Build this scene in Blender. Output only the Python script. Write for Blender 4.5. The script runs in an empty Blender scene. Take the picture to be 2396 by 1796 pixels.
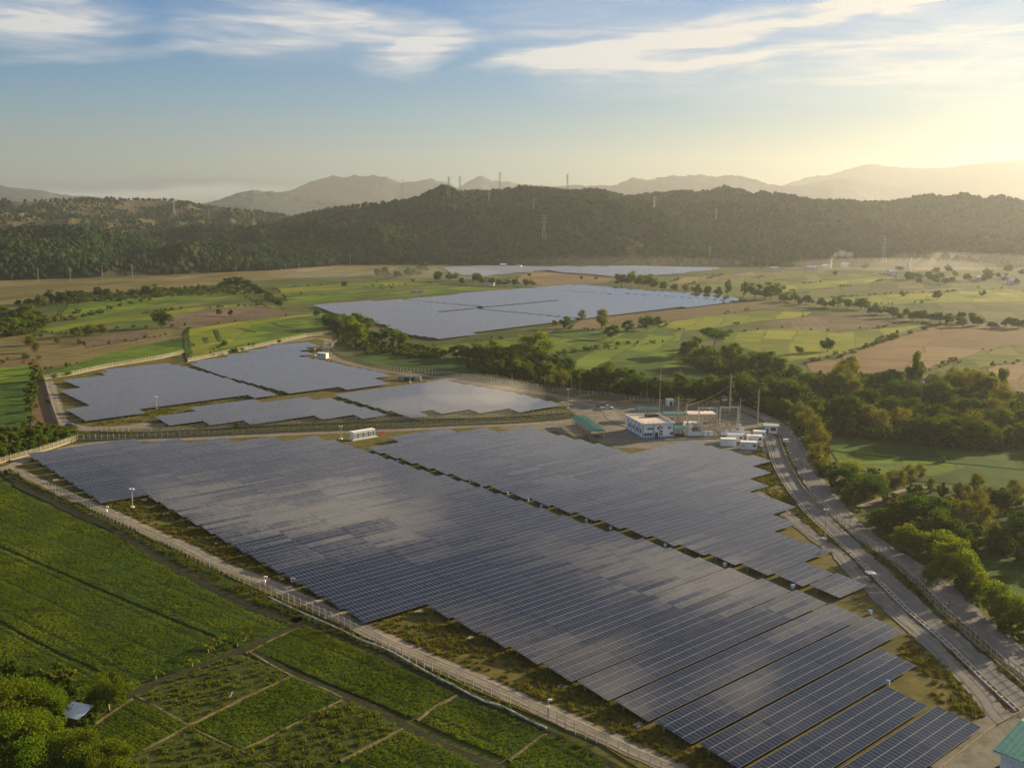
import bpy, math, random
import numpy as np
from mathutils import Vector, Matrix

# scene constants
EXPOSURE = 1.62
HAZE = 0.000095
HAZE_COL = (0.49, 0.525, 0.56, 1)
HAZE_G = 0.54
SKYMUL = (0.38, 0.73, 1.06)
SKYSAT = 1.4
SKYROLL = .30
CLOUD = 5.6

rng = np.random.default_rng(11)
random.seed(5)
scene = bpy.context.scene
COL = scene.collection
R = math.radians

# ------------------------------------------------------------------ camera geometry
H = 86.0
FX, CX, CY, YH, ROLL = 2323.4, 1198.0, 898.0, 496.1, 0.010
PITCH = math.atan((CY - YH) / FX)
_cp, _sp, _cr, _sr = math.cos(PITCH), math.sin(PITCH), math.cos(ROLL), math.sin(ROLL)
_F = np.array([0, _cp, -_sp]); _U0 = np.array([0, _sp, _cp]); _R0 = np.array([1.0, 0, 0])
_R = _cr * _R0 + _sr * _U0
_U = -_sr * _R0 + _cr * _U0

def ray(x, y):
    return (x - CX) * _R - (y - CY) * _U + FX * _F

def G(x, y, h=0.0):
    """ground point (at height h) seen at photo pixel x, y"""
    d = ray(x, y)
    t = -(H - h) / d[2]
    return (float(d[0] * t), float(d[1] * t))

def GP(pts, h=0.0):
    return [G(x, y, h) for x, y in pts]

def at_dist(x, y, dist):
    """3-D point on the pixel's ray at a horizontal distance"""
    d = ray(x, y)
    t = dist / math.hypot(d[0], d[1])
    return Vector((d[0] * t, d[1] * t, H + d[2] * t))

def mpp(x, y):
    """metres per photo pixel for an upright thing standing at ground pixel x, y"""
    gx, gy = G(x, y)
    depth = gy * _cp + H * _sp
    return depth / FX / _cp

SUN_AZ, SUN_EL = R(56), R(13.5)
SUNV = Vector((math.sin(SUN_AZ) * math.cos(SUN_EL), math.cos(SUN_AZ) * math.cos(SUN_EL), math.sin(SUN_EL)))

# ------------------------------------------------------------------ object helpers
def tag(o, label=None, cat=None, group=None, kind=None):
    if label: o['label'] = label
    if cat: o['category'] = cat
    if group: o['group'] = group
    if kind: o['kind'] = kind
    return o

def thing(name, label, cat, loc=(0, 0, 0), rz=0.0, group=None):
    o = bpy.data.objects.new(name, None)
    o.empty_display_size = 0.5
    COL.objects.link(o)
    o.location = loc
    o.rotation_euler = (0, 0, rz)
    return tag(o, label, cat, group)

def link(name, me, parent=None, loc=None):
    o = bpy.data.objects.new(name, me)
    COL.objects.link(o)
    if parent: o.parent = parent
    if loc is not None: o.location = loc
    return o

class MB:
    def __init__(s): s.v = []; s.f = []
    def add(s, vs, fs):
        b = len(s.v); s.v += [tuple(map(float, q)) for q in vs]
        s.f += [tuple(b + i for i in f) for f in fs]
        return s
    def box(s, cx, cy, z0, sx, sy, sz, rz=0.0, tx=1.0):
        c, n = math.cos(rz), math.sin(rz); vs = []
        for z, k in ((z0, 1.0), (z0 + sz, tx)):
            for a, b in ((-1, -1), (1, -1), (1, 1), (-1, 1)):
                x, y = a * sx / 2 * k, b * sy / 2 * k
                vs.append((cx + x * c - y * n, cy + x * n + y * c, z))
        return s.add(vs, [(0, 3, 2, 1), (4, 5, 6, 7), (0, 1, 5, 4), (1, 2, 6, 5), (2, 3, 7, 6), (3, 0, 4, 7)])
    def tube(s, p, q, r0, r1=None, n=8, cap=True):
        r1 = r0 if r1 is None else r1
        p, q = Vector(p), Vector(q); d = q - p
        if d.length < 1e-6: return s
        a = d.orthogonal().normalized(); b = d.normalized().cross(a)
        vs = []
        for c, r in ((p, r0), (q, r1)):
            for i in range(n):
                t = 2 * math.pi * i / n
                vs.append(c + a * (r * math.cos(t)) + b * (r * math.sin(t)))
        fs = [(i, (i + 1) % n, n + (i + 1) % n, n + i) for i in range(n)]
        if cap: fs += [tuple(range(n - 1, -1, -1)), tuple(range(n, 2 * n))]
        return s.add(vs, fs)
    def path(s, pts, r, n=7):
        for a, b in zip(pts, pts[1:]): s.tube(a, b, r, r, n)
        return s
    def lathe(s, prof, n=14, c=(0, 0)):
        vs = []
        for r, z in prof:
            for i in range(n):
                t = 2 * math.pi * i / n
                vs.append((c[0] + r * math.cos(t), c[1] + r * math.sin(t), z))
        fs = []
        for k in range(len(prof) - 1):
            for i in range(n):
                fs.append((k * n + i, k * n + (i + 1) % n, (k + 1) * n + (i + 1) % n, (k + 1) * n + i))
        fs += [tuple(range(n - 1, -1, -1)), tuple(range((len(prof) - 1) * n, len(prof) * n))]
        return s.add(vs, fs)
    def mesh(s, name, mat=None, smooth=False):
        me = bpy.data.meshes.new(name)
        me.from_pydata(s.v, [], s.f); me.update()
        if mat: me.materials.append(mat)
        if smooth: me.polygons.foreach_set('use_smooth', [True] * len(me.polygons))
        return me
    def obj(s, name, mat=None, parent=None, smooth=False, loc=None):
        return link(name, s.mesh(name, mat, smooth), parent, loc)

def np_mesh(name, verts, quads, mat=None, smooth=False):
    verts = np.asarray(verts, dtype=np.float32); quads = np.asarray(quads, dtype=np.int32)
    me = bpy.data.meshes.new(name)
    me.vertices.add(len(verts)); me.vertices.foreach_set('co', verts.ravel())
    k = quads.shape[1]
    me.loops.add(quads.size); me.loops.foreach_set('vertex_index', quads.ravel())
    me.polygons.add(len(quads))
    me.polygons.foreach_set('loop_start', np.arange(0, quads.size, k, dtype=np.int32))
    try: me.polygons.foreach_set('loop_total', np.full(len(quads), k, dtype=np.int32))
    except Exception: pass
    if smooth: me.polygons.foreach_set('use_smooth', np.ones(len(quads), dtype=bool))
    me.update(calc_edges=True); me.validate()
    if mat: me.materials.append(mat)
    return me

# ------------------------------------------------------------------ node helpers
class NT:
    def __init__(s, tree): s.t = tree; s.n = tree.nodes; s.l = tree.links
    def node(s, typ, **kw):
        nd = s.n.new(typ)
        for k, v in kw.items(): setattr(nd, k, v)
        return nd
    def set(s, sock, v):
        if isinstance(v, bpy.types.NodeSocket): s.l.new(v, sock)
        elif v is not None: sock.default_value = v
    def math(s, op, a, b=None, c=None, clamp=False):
        nd = s.node('ShaderNodeMath', operation=op, use_clamp=clamp)
        s.set(nd.inputs[0], a)
        if b is not None: s.set(nd.inputs[1], b)
        if c is not None: s.set(nd.inputs[2], c)
        return nd.outputs[0]
    def mix(s, f, a, b, bt='MIX'):
        nd = s.node('ShaderNodeMix', data_type='RGBA', blend_type=bt)
        s.set(nd.inputs[0], f); s.set(nd.inputs[6], a); s.set(nd.inputs[7], b)
        return nd.outputs[2]
    def noise(s, vec, scale, detail=4, rough=0.55, dist=0.0):
        nd = s.node('ShaderNodeTexNoise')
        if vec is not None: s.l.new(vec, nd.inputs['Vector'])
        nd.inputs['Scale'].default_value = scale; nd.inputs['Detail'].default_value = detail
        nd.inputs['Roughness'].default_value = rough; nd.inputs['Distortion'].default_value = dist
        return nd.outputs['Fac']
    def ramp(s, f, lo, hi, a=0.0, b=1.0, smooth=True):
        nd = s.node('ShaderNodeMapRange', interpolation_type='SMOOTHSTEP' if smooth else 'LINEAR')
        s.set(nd.inputs[0], f); nd.inputs[1].default_value = lo; nd.inputs[2].default_value = hi
        nd.inputs[3].default_value = a; nd.inputs[4].default_value = b
        return nd.outputs[0]
    def mapping(s, vec, scale=(1, 1, 1), rot=(0, 0, 0), loc=(0, 0, 0)):
        nd = s.node('ShaderNodeMapping'); s.l.new(vec, nd.inputs[0])
        nd.inputs['Scale'].default_value = scale; nd.inputs['Rotation'].default_value = rot
        nd.inputs['Location'].default_value = loc
        return nd.outputs[0]

def new_mat(name):
    m = bpy.data.materials.new(name); m.use_nodes = True
    t = NT(m.node_tree)
    bsdf = m.node_tree.nodes.get('Principled BSDF')
    bsdf.inputs['Roughness'].default_value = 0.85
    bsdf.inputs['Specular IOR Level'].default_value = 0.2
    return m, t, bsdf

def c4(c): return (c[0], c[1], c[2], 1.0)

def simple_mat(name, col, rough=0.8, metal=0.0, spec=0.3, var=0.12, scale=1.5):
    """plain painted / concrete / metal surface with a little dirt"""
    m, t, b = new_mat(name)
    geo = t.node('ShaderNodeNewGeometry').outputs['Position']
    n = t.noise(geo, scale, 5)
    n2 = t.noise(geo, scale * 7, 3)
    f = t.math('ADD', t.math('MULTIPLY', n, 0.7), t.math('MULTIPLY', n2, 0.3))
    lo = [x * (1 - var * 2) for x in col]; hi = [min(1, x * (1 + var)) for x in col]
    t.l.new(t.mix(t.ramp(f, 0.3, 0.65), c4(lo), c4(hi)), b.inputs['Base Color'])
    b.inputs['Roughness'].default_value = rough; b.inputs['Metallic'].default_value = metal
    b.inputs['Specular IOR Level'].default_value = spec
    return m

def ground_mat(name, cols, scale=0.05, fine=1.2, stripes=None, bump=0.3, bdist=0.25, plots=None):
    """soil / grass: four colours mixed by big, mid and fine noise, optional furrow stripes (angle, spacing, strength)"""
    m, t, b = new_mat(name)
    geo = t.node('ShaderNodeNewGeometry').outputs['Position']
    a = t.noise(geo, scale, 5, 0.6, 0.6); c = t.noise(geo, scale * 4.7, 5, 0.65); f = t.noise(geo, fine, 6, 0.75)
    col = t.mix(t.ramp(a, 0.36, 0.62), c4(cols[0]), c4(cols[1]))
    col = t.mix(t.ramp(c, 0.42, 0.66), col, c4(cols[2]))
    col = t.mix(t.math('MULTIPLY', t.ramp(f, 0.5, 0.75), 0.65), col, c4(cols[3]))
    h = f
    if plots:
        ang, sx, sy, k = plots
        wv = t.node('ShaderNodeTexNoise'); wv.inputs['Scale'].default_value = 0.012; wv.inputs['Detail'].default_value = 2; t.l.new(geo, wv.inputs['Vector'])
        wsc = t.node('ShaderNodeVectorMath', operation='SCALE'); t.l.new(wv.outputs['Color'], wsc.inputs[0]); wsc.inputs['Scale'].default_value = 20.0
        wad = t.node('ShaderNodeVectorMath', operation='ADD'); t.l.new(geo, wad.inputs[0]); t.l.new(wsc.outputs[0], wad.inputs[1])
        br = t.node('ShaderNodeTexBrick'); br.offset = 0.37; br.squash = 1.0
        t.l.new(t.mapping(wad.outputs[0], (1 / sx, 1 / sx, 0), (0, 0, -ang)), br.inputs['Vector'])
        br.inputs['Scale'].default_value = 1.0; br.inputs['Mortar Size'].default_value = 1.0 / sx; br.inputs['Mortar Smooth'].default_value = .6
        br.inputs['Brick Width'].default_value = 1.0; br.inputs['Row Height'].default_value = sy / sx
        br.inputs['Color1'].default_value = (0, 0, 0, 1); br.inputs['Color2'].default_value = (1, 1, 1, 1); br.inputs['Mortar'].default_value = (.5, .5, .5, 1)
        sb = t.node('ShaderNodeSeparateColor'); t.l.new(br.outputs['Color'], sb.inputs[0])
        dk_, lt_ = [x * (1 - k) for x in cols[2]], [min(1, x * (1 + k * .35)) for x in cols[3]]
        col = t.mix(t.math('MULTIPLY', t.ramp(sb.outputs[0], .55, .95), .75), col, c4(dk_))
        col = t.mix(t.math('MULTIPLY', t.ramp(sb.outputs[0], .40, .05), .7), col, c4(lt_))
        col = t.mix(t.math('MULTIPLY', br.outputs['Fac'], .42), col, c4([x * .45 for x in cols[2]]))
        # long streaks of wear and furrows lying with the plots
        stv = t.noise(t.mapping(geo, (.012, .22, 1), (0, 0, -ang)), 1.0, 4, .6)
        col = t.mix(t.math('MULTIPLY', t.ramp(stv, .48, .68), .55), col, c4([x * .6 for x in cols[0]]))
        col = t.mix(t.math('MULTIPLY', t.ramp(stv, .46, .30), .4), col, c4(cols[3]))
    if stripes:
        ang, sp, k = stripes
        mp = t.mapping(geo, (1, 1, 1), (0, 0, -ang))
        sep = t.node('ShaderNodeSeparateXYZ'); t.l.new(mp, sep.inputs[0])
        wob = t.math('MULTIPLY', t.noise(geo, 0.15, 3), sp * 1.2)
        s_ = t.math('SINE', t.math('MULTIPLY', t.math('ADD', sep.outputs[1], wob), 2 * math.pi / sp))
        dk = t.math('MULTIPLY', t.ramp(s_, -0.9, 0.7), k)
        col = t.mix(dk, col, c4([x * 0.42 for x in cols[0]]))
        h = t.math('SUBTRACT', f, dk)
    t.l.new(col, b.inputs['Base Color'])
    bp = t.node('ShaderNodeBump'); bp.inputs['Strength'].default_value = bump; bp.inputs['Distance'].default_value = bdist
    t.l.new(h, bp.inputs['Height']); t.l.new(bp.outputs[0], b.inputs['Normal'])
    b.inputs['Roughness'].default_value = 0.95; b.inputs['Specular IOR Level'].default_value = 0.08
    return m

def leaf_mat(name, dark, mid, light, trans=0.4, big=0.6, patches=False, pscale=1.0):
    m = bpy.data.materials.new(name); m.use_nodes = True
    t = NT(m.node_tree); t.n.clear()
    out = t.node('ShaderNodeOutputMaterial')
    g = t.node('ShaderNodeNewGeometry'); oi = t.node('ShaderNodeObjectInfo')
    n = t.noise(g.outputs['Position'], big, 3)
    f = t.math('ADD', t.math('MULTIPLY', g.outputs['Random Per Island'], 0.5), t.math('MULTIPLY', n, 0.5))
    col = t.mix(t.ramp(f, 0.2, 0.55), c4(dark), c4(mid))
    col = t.mix(t.ramp(f, 0.5, 0.85), col, c4(light))
    if patches:
        n2 = t.noise(g.outputs['Position'], .011 * pscale, 4, .6); n3 = t.noise(g.outputs['Position'], .05 * pscale, 3)
        col = t.mix(t.math('MULTIPLY', t.ramp(n2, .48, .66), .8), col, c4(light))
        col = t.mix(t.math('MULTIPLY', t.ramp(n3, .50, .70), .7), col, c4([x * .55 for x in dark]))
    col = t.mix(t.math('MULTIPLY', oi.outputs['Random'], 0.45), col, c4([(a + b) * 0.5 * k for a, b, k in zip(dark, light, (1.25, 0.85, 0.8))]))
    d = t.node('ShaderNodeBsdfDiffuse'); tr = t.node('ShaderNodeBsdfTranslucent')
    t.l.new(col, d.inputs[0])
    t.l.new(t.mix(1.0, col, c4((1.18, 1.28, 0.34)), 'MULTIPLY'), tr.inputs[0])
    ms = t.node('ShaderNodeMixShader'); ms.inputs[0].default_value = trans
    t.l.new(d.outputs[0], ms.inputs[1]); t.l.new(tr.outputs[0], ms.inputs[2])
    t.l.new(ms.outputs[0], out.inputs[0])
    return m

# ------------------------------------------------------------------ polylines
def smooth(pts, step=4.0):
    """Catmull-Rom resample of a 2-D polyline"""
    P = [np.array(p, float) for p in pts]
    if len(P) < 3:
        n = max(2, int(np.linalg.norm(P[1] - P[0]) / step) + 1)
        return [tuple(P[0] + (P[1] - P[0]) * i / (n - 1)) for i in range(n)]
    P = [2 * P[0] - P[1]] + P + [2 * P[-1] - P[-2]]
    out = []
    for i in range(1, len(P) - 2):
        a, b, c, d = P[i - 1:i + 3]
        n = max(1, int(np.linalg.norm(c - b) / step))
        for k in range(n):
            u = k / n
            out.append(tuple(0.5 * (2 * b + (c - a) * u + (2 * a - 5 * b + 4 * c - d) * u * u + (3 * b - a - 3 * c + d) * u ** 3)))
    out.append(tuple(P[-2]))
    return out

def along(pts, spacing):
    """points and headings at equal steps along a polyline"""
    res = []; need = 0.0
    for a, b in zip(pts, pts[1:]):
        L = math.dist(a, b)
        if L < 1e-6: continue
        ang = math.atan2(b[1] - a[1], b[0] - a[0]); s = need
        while s < L:
            res.append((a[0] + (b[0] - a[0]) * s / L, a[1] + (b[1] - a[1]) * s / L, ang)); s += spacing
        need = s - L
    return res

def ribbon(name, pts, width, mat, z=0.03, crown=0.0, ragged=0.0, sm=True, step=4.0, kind='structure', prof=None):
    P = smooth(pts, step) if sm else list(pts)
    n = len(P); mb = MB(); rows = []
    for i, p in enumerate(P):
        a = P[max(0, i - 1)]; b = P[min(n - 1, i + 1)]
        t = np.array([b[0] - a[0], b[1] - a[1]]); t /= max(1e-6, np.linalg.norm(t)); nn = np.array([-t[1], t[0]])
        w = width / 2 * (1 + ragged * random.uniform(-1, 1)); w2 = width / 2 * (1 + ragged * random.uniform(-1, 1))
        if prof:
            rows.append([(p[0] + nn[0] * o, p[1] + nn[1] * o, z + h * random.uniform(0.8, 1.2)) for o, h in prof])
        else:
            rows.append([(p[0] + nn[0] * w, p[1] + nn[1] * w, z), (p[0], p[1], z + crown), (p[0] - nn[0] * w2, p[1] - nn[1] * w2, z)])
    k = len(rows[0]); vs = [v for r in rows for v in r]
    fs = [(i * k + j, (i + 1) * k + j, (i + 1) * k + j + 1, i * k + j + 1) for i in range(n - 1) for j in range(k - 1)]
    fs = [tuple(reversed(f)) for f in fs]
    mb.add(vs, fs)
    o = mb.obj(name, mat)
    if kind: o['kind'] = kind
    return o

_zk = [0]
def patch(name, px, mat, z=None):
    """a flat field, traced on the ground"""
    _zk[0] += 1
    z = 0.02 + 0.004 * _zk[0] if z is None else z
    pts = GP(px)
    ar = sum(a[0] * b[1] - b[0] * a[1] for a, b in zip(pts, pts[1:] + pts[:1]))
    if ar < 0: pts = pts[::-1]
    mb = MB().add([(x, y, z) for x, y in pts], [tuple(range(len(pts)))])
    o = mb.obj(name, mat); o['kind'] = 'structure'
    return o

def in_poly(P, poly):
    x, y = P[:, 0], P[:, 1]; inside = np.zeros(len(P), bool)
    n = len(poly); j = n - 1
    for i in range(n):
        xi, yi = poly[i]; xj, yj = poly[j]
        c = ((yi > y) != (yj > y)) & (x < (xj - xi) * (y - yi) / ((yj - yi) or 1e-9) + xi)
        inside ^= c; j = i
    return inside

def scatter(name, pts, sources, smin, smax, kind='stuff', tilt=0.15, scale_attr=None, seed=1, parent=None):
    """one object of many instances (geometry nodes): pts n x 3, sources = prototype objects"""
    pts = np.asarray(pts, dtype=np.float32)
    me = bpy.data.meshes.new(name); me.vertices.add(len(pts)); me.vertices.foreach_set('co', pts.ravel())
    me.update()
    r = np.random.default_rng(seed)
    sc = r.uniform(smin, smax, len(pts)) if scale_attr is None else scale_attr
    at = me.attributes.new('sc', 'FLOAT', 'POINT'); at.data.foreach_set('value', np.asarray(sc, dtype=np.float32))
    rt = np.stack([r.uniform(-tilt, tilt, len(pts)), r.uniform(-tilt, tilt, len(pts)), r.uniform(0, 6.283, len(pts))], 1)
    at = me.attributes.new('rt', 'FLOAT_VECTOR', 'POINT'); at.data.foreach_set('vector', rt.astype(np.float32).ravel())
    at = me.attributes.new('pick', 'INT', 'POINT'); at.data.foreach_set('value', r.integers(0, len(sources), len(pts)).astype(np.int32))
    o = link(name, me, parent)
    ng = bpy.data.node_groups.new(name + '_nodes', 'GeometryNodeTree')
    ng.interface.new_socket('Geometry', in_out='INPUT', socket_type='NodeSocketGeometry')
    ng.interface.new_socket('Geometry', in_out='OUTPUT', socket_type='NodeSocketGeometry')
    N = ng.nodes; L = ng.links
    gi = N.new('NodeGroupInput'); go = N.new('NodeGroupOutput')
    j = N.new('GeometryNodeGeometryToInstance')
    for s in reversed(sources):
        oi = N.new('GeometryNodeObjectInfo'); oi.inputs['Object'].default_value = s
        oi.inputs['As Instance'].default_value = True; oi.transform_space = 'ORIGINAL'
        jn = N.new('GeometryNodeJoinGeometry') if not N.get('JJ') else N['JJ']
        jn.name = 'JJ'; L.new(oi.outputs['Geometry'], jn.inputs[0])
    N.remove(j)
    iop = N.new('GeometryNodeInstanceOnPoints')
    def na(nm, dt):
        a = N.new('GeometryNodeInputNamedAttribute'); a.data_type = dt; a.inputs[0].default_value = nm
        return a.outputs[0]
    L.new(gi.outputs[0], iop.inputs['Points']); L.new(N['JJ'].outputs[0], iop.inputs['Instance'])
    iop.inputs['Pick Instance'].default_value = True
    L.new(na('pick', 'INT'), iop.inputs['Instance Index'])
    L.new(na('sc', 'FLOAT'), iop.inputs['Scale'])
    e = N.new('FunctionNodeEulerToRotation'); L.new(na('rt', 'FLOAT_VECTOR'), e.inputs[0]); L.new(e.outputs[0], iop.inputs['Rotation'])
    L.new(iop.outputs[0], go.inputs[0])
    md = o.modifiers.new('scatter', 'NODES'); md.node_group = ng
    if kind: o['kind'] = kind
    return o

ORD = ['first', 'second', 'third', 'fourth', 'fifth', 'sixth', 'seventh', 'eighth', 'ninth', 'tenth', 'eleventh', 'twelfth',
       'thirteenth', 'fourteenth', 'fifteenth', 'sixteenth', 'seventeenth', 'eighteenth', 'nineteenth']
def ordinal(i):
    if i < 19: return ORD[i]
    tens = {2: 'twent', 3: 'thirt', 4: 'fort', 5: 'fift', 6: 'sixt'}[(i + 1) // 10]
    return tens + 'ieth' if (i + 1) % 10 == 0 else tens + 'y-' + ORD[(i + 1) % 10 - 1]
# ------------------------------------------------------------------ camera, sky, sun, air
cam_d = bpy.data.cameras.new('camera'); cam = bpy.data.objects.new('camera', cam_d); COL.objects.link(cam)
M = Matrix(((_R[0], _U[0], -_F[0]), (_R[1], _U[1], -_F[1]), (_R[2], _U[2], -_F[2]))).to_4x4()
M.translation = (0, 0, H)
cam.matrix_world = M
cam_d.sensor_width = 36.0; cam_d.sensor_fit = 'HORIZONTAL'
cam_d.lens = 36.0 * FX / 2396.0
cam_d.clip_start = 1.0; cam_d.clip_end = 40000.0
scene.camera = cam

sun_d = bpy.data.lights.new('sun', 'SUN'); sun = bpy.data.objects.new('sun', sun_d); COL.objects.link(sun)
sun_d.energy = 5.0; sun_d.angle = R(0.5); sun_d.color = (1.0, 0.775, 0.47)
sun.rotation_euler = SUNV.to_track_quat('Z', 'Y').to_euler()
sun.location = (300, 200, 400)

world = bpy.data.worlds.new('World'); scene.world = world; world.use_nodes = True
t = NT(world.node_tree); t.n.clear()
wo = t.node('ShaderNodeOutputWorld'); bg = t.node('ShaderNodeBackground')
t.l.new(bg.outputs[0], wo.inputs[0]); bg.inputs[1].default_value = 0.05
sky = t.node('ShaderNodeTexSky'); sky.sky_type = 'NISHITA'; sky.sun_disc = False
sky.sun_elevation = SUN_EL; sky.sun_rotation = SUN_AZ
sky.altitude = 100; sky.air_density = 1.0; sky.dust_density = 0.4; sky.ozone_density = 1.8
tc = t.node('ShaderNodeTexCoord').outputs['Generated']
sep = t.node('ShaderNodeSeparateXYZ'); t.l.new(tc, sep.inputs[0])
X, Y, Z = sep.outputs
AZ = t.math('ARCTAN2', X, Y)
EL = t.math('ARCSINE', Z)
cmb = t.node('ShaderNodeCombineXYZ'); t.l.new(AZ, cmb.inputs[0]); t.l.new(EL, cmb.inputs[1])
ae = cmb.outputs[0]
# wispy distortion of the sky coordinates
w1 = t.node('ShaderNodeTexNoise'); w1.inputs['Scale'].default_value = 1.0; w1.inputs['Detail'].default_value = 6; w1.inputs['Roughness'].default_value = 0.6
t.l.new(t.mapping(ae, (7, 26, 1)), w1.inputs['Vector'])
sp2 = t.node('ShaderNodeSeparateColor'); t.l.new(w1.outputs['Color'], sp2.inputs[0])
AZd = t.math('ADD', AZ, t.math('MULTIPLY', t.math('SUBTRACT', sp2.outputs[0], 0.5), 0.10))
ELd = t.math('ADD', EL, t.math('MULTIPLY', t.math('SUBTRACT', sp2.outputs[1], 0.5), 0.030))
streak = t.noise(t.mapping(ae, (7, 60, 1), (0, 0, 0.20)), 1.0, 7, 0.60, 1.6)
streak = t.ramp(streak, 0.26, 0.74, 0.40, 1.15)

def skydir(x, y):
    d = ray(x / 0.9232, y / 0.9232); d = d / np.linalg.norm(d)
    return math.atan2(d[0], d[1]), math.asin(d[2])

def streak_blob(x1, y1, x2, y2, w, s):
    (a1, e1), (a2, e2) = skydir(x1, y1), skydir(x2, y2)
    L = math.hypot(a2 - a1, e2 - e1) / 2 * 1.4; W = w / 0.9232 / FX * 1.7
    th = math.atan2(e2 - e1, a2 - a1); ca, ea = (a1 + a2) / 2, (e1 + e2) / 2
    da = t.math('SUBTRACT', AZd, ca); de = t.math('SUBTRACT', ELd, ea)
    u = t.math('ADD', t.math('MULTIPLY', da, math.cos(th) / L), t.math('MULTIPLY', de, math.sin(th) / L))
    v = t.math('ADD', t.math('MULTIPLY', da, -math.sin(th) / W), t.math('MULTIPLY', de, math.cos(th) / W))
    r2 = t.math('ADD', t.math('MULTIPLY', u, u), t.math('MULTIPLY', v, v))
    return t.math('MULTIPLY', t.ramp(r2, 1.1, -0.15), s)

clouds = [(-90, 52, 275, 42, 42, .95), (-40, 30, 200, 30, 30, .5), (-20, 142, 420, 100, 9, .45), (360, 104, 820, 78, 12, .35),
          (360, 45, 740, 30, 44, .42), (420, 84, 860, 92, 34, .35), (540, 18, 800, 46, 24, .75), (740, 52, 1000, 84, 30, .8),
          (790, 138, 985, 108, 24, .85), (860, 120, 1010, 70, 20, .5), (1080, 142, 1340, 116, 20, .9), (1180, 134, 1520, 72, 20, .72), (1100, 139, 2060, -10, 9, .8), (1260, 152, 1720, 112, 8, .6), (1500, 124, 2260, 52, 10, .5), (1700, 178, 2260, 146, 9, .4), (300, 60, 800, 22, 9, .4), (1000, 90, 1500, 46, 9, .4), (1430, 84, 1860, 2, 26, .95),
          (1780, 6, 2080, -6, 16, .95), (1190, 150, 1680, 122, 22, .7), (980, 64, 1560, 30, 60, .42), (1160, 172, 1500, 172, 26, .4),
          (1480, 160, 2320, 84, 62, .55), (1760, 110, 2330, 40, 70, .35), (1950, 210, 2350, 180, 50, .35)]
dens = None
for c in clouds:
    b_ = streak_blob(*c)
    dens = b_ if dens is None else t.math('ADD', dens, b_)
# thin high cirrus over the rest of the sky (above the frame): what the panels mirror
den = t.math('MAXIMUM', Z, 0.06)
pc = t.node('ShaderNodeCombineXYZ')
t.l.new(t.math('DIVIDE', X, den), pc.inputs[0]); t.l.new(t.math('DIVIDE', Y, den), pc.inputs[1])
pv = t.mapping(pc.outputs[0], (1.5, 3.6, 1), (0, 0, R(-38)), (3.1, 0.7, 0))
hi = t.noise(pv, 1.0, 7, 0.56, 0.7)
himask = t.ramp(EL, R(11.8), R(17))
hc = t.math('MULTIPLY', t.ramp(hi, 0.49, 0.66), himask)
dens = t.math('MULTIPLY', t.math('POWER', t.math('MULTIPLY', dens, streak), 1.2), .92)
added_veil = t.math('MULTIPLY', himask, t.ramp(EL, R(19), R(27), .5, 0.0))  # even cloud band added above the frame so the far panels mirror paler
dens = t.math('ADD', dens, t.math('MAXIMUM', t.math('MULTIPLY', hc, 0.85), added_veil))
dens = t.math('MINIMUM', dens, 0.95)
# the air thickens towards the horizon: deep blue above, pale and warmer below
up = t.ramp(EL, R(-1.0), R(9.5))
hsv = t.node('ShaderNodeHueSaturation'); t.l.new(t.math('ADD', 1.0, t.math('MULTIPLY', up, SKYSAT - 1.0)), hsv.inputs['Saturation']); t.l.new(sky.outputs[0], hsv.inputs['Color'])
sdot = t.node('ShaderNodeVectorMath', operation='DOT_PRODUCT'); t.l.new(tc, sdot.inputs[0]); sdot.inputs[1].default_value = SUNV
near = t.ramp(sdot.outputs['Value'], 0.45, 1.0)
low = t.mix(near, (1.15, 1.36, 1.78, 1), (1.75, 1.42, 1.08, 1))
sky_c = t.mix(1.0, hsv.outputs[0], t.mix(up, low, (SKYMUL[0], SKYMUL[1], SKYMUL[2], 1)), 'MULTIPLY')
sv = t.node('ShaderNodeSeparateColor'); t.l.new(sky_c, sv.inputs[0])
lum = t.math('ADD', t.math('ADD', t.math('MULTIPLY', sv.outputs[0], .3), t.math('MULTIPLY', sv.outputs[1], .55)), t.math('MULTIPLY', sv.outputs[2], .15))
roll = t.math('DIVIDE', 1.3, t.math('ADD', 1.0, t.math('MULTIPLY', lum, SKYROLL)))
rs = t.node('ShaderNodeVectorMath', operation='SCALE'); t.l.new(sky_c, rs.inputs[0]); t.l.new(roll, rs.inputs['Scale'])
sky_c = t.mix(1.0, rs.outputs[0], t.mix(t.ramp(EL, R(13), R(26)), (1, 1, 1, 1), (0.26, 0.54, 0.54, 1)), 'MULTIPLY')
# clouds brighten and warm towards the sun
ccol = t.mix(near, c4([CLOUD * k for k in (0.93, 0.93, 0.93)]), c4([CLOUD * k for k in (0.98, 0.90, 0.77)]))
high = t.ramp(EL, R(16), R(30))
ccol = t.mix(high, ccol, c4([CLOUD * k for k in (2.05, 1.72, 1.32)]))  # unseen high clouds made brighter and warmer to strengthen the panels' reflections
final = t.mix(dens, sky_c, ccol)
# grey bank of low cloud on the horizon, far to the left
final = t.mix(streak_blob(-200, 416, 620, 414, 14, 0.75), final, c4([CLOUD * k for k in (0.80, 0.77, 0.70)]))
final = t.mix(streak_blob(-200, 391, 640, 390, 9, 0.85), final, c4([CLOUD * k for k in (0.33, 0.36, 0.38)]))
t.l.new(final, bg.inputs[0])
try: world.cycles.sampling_method = 'AUTOMATIC'
except Exception: pass

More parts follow.
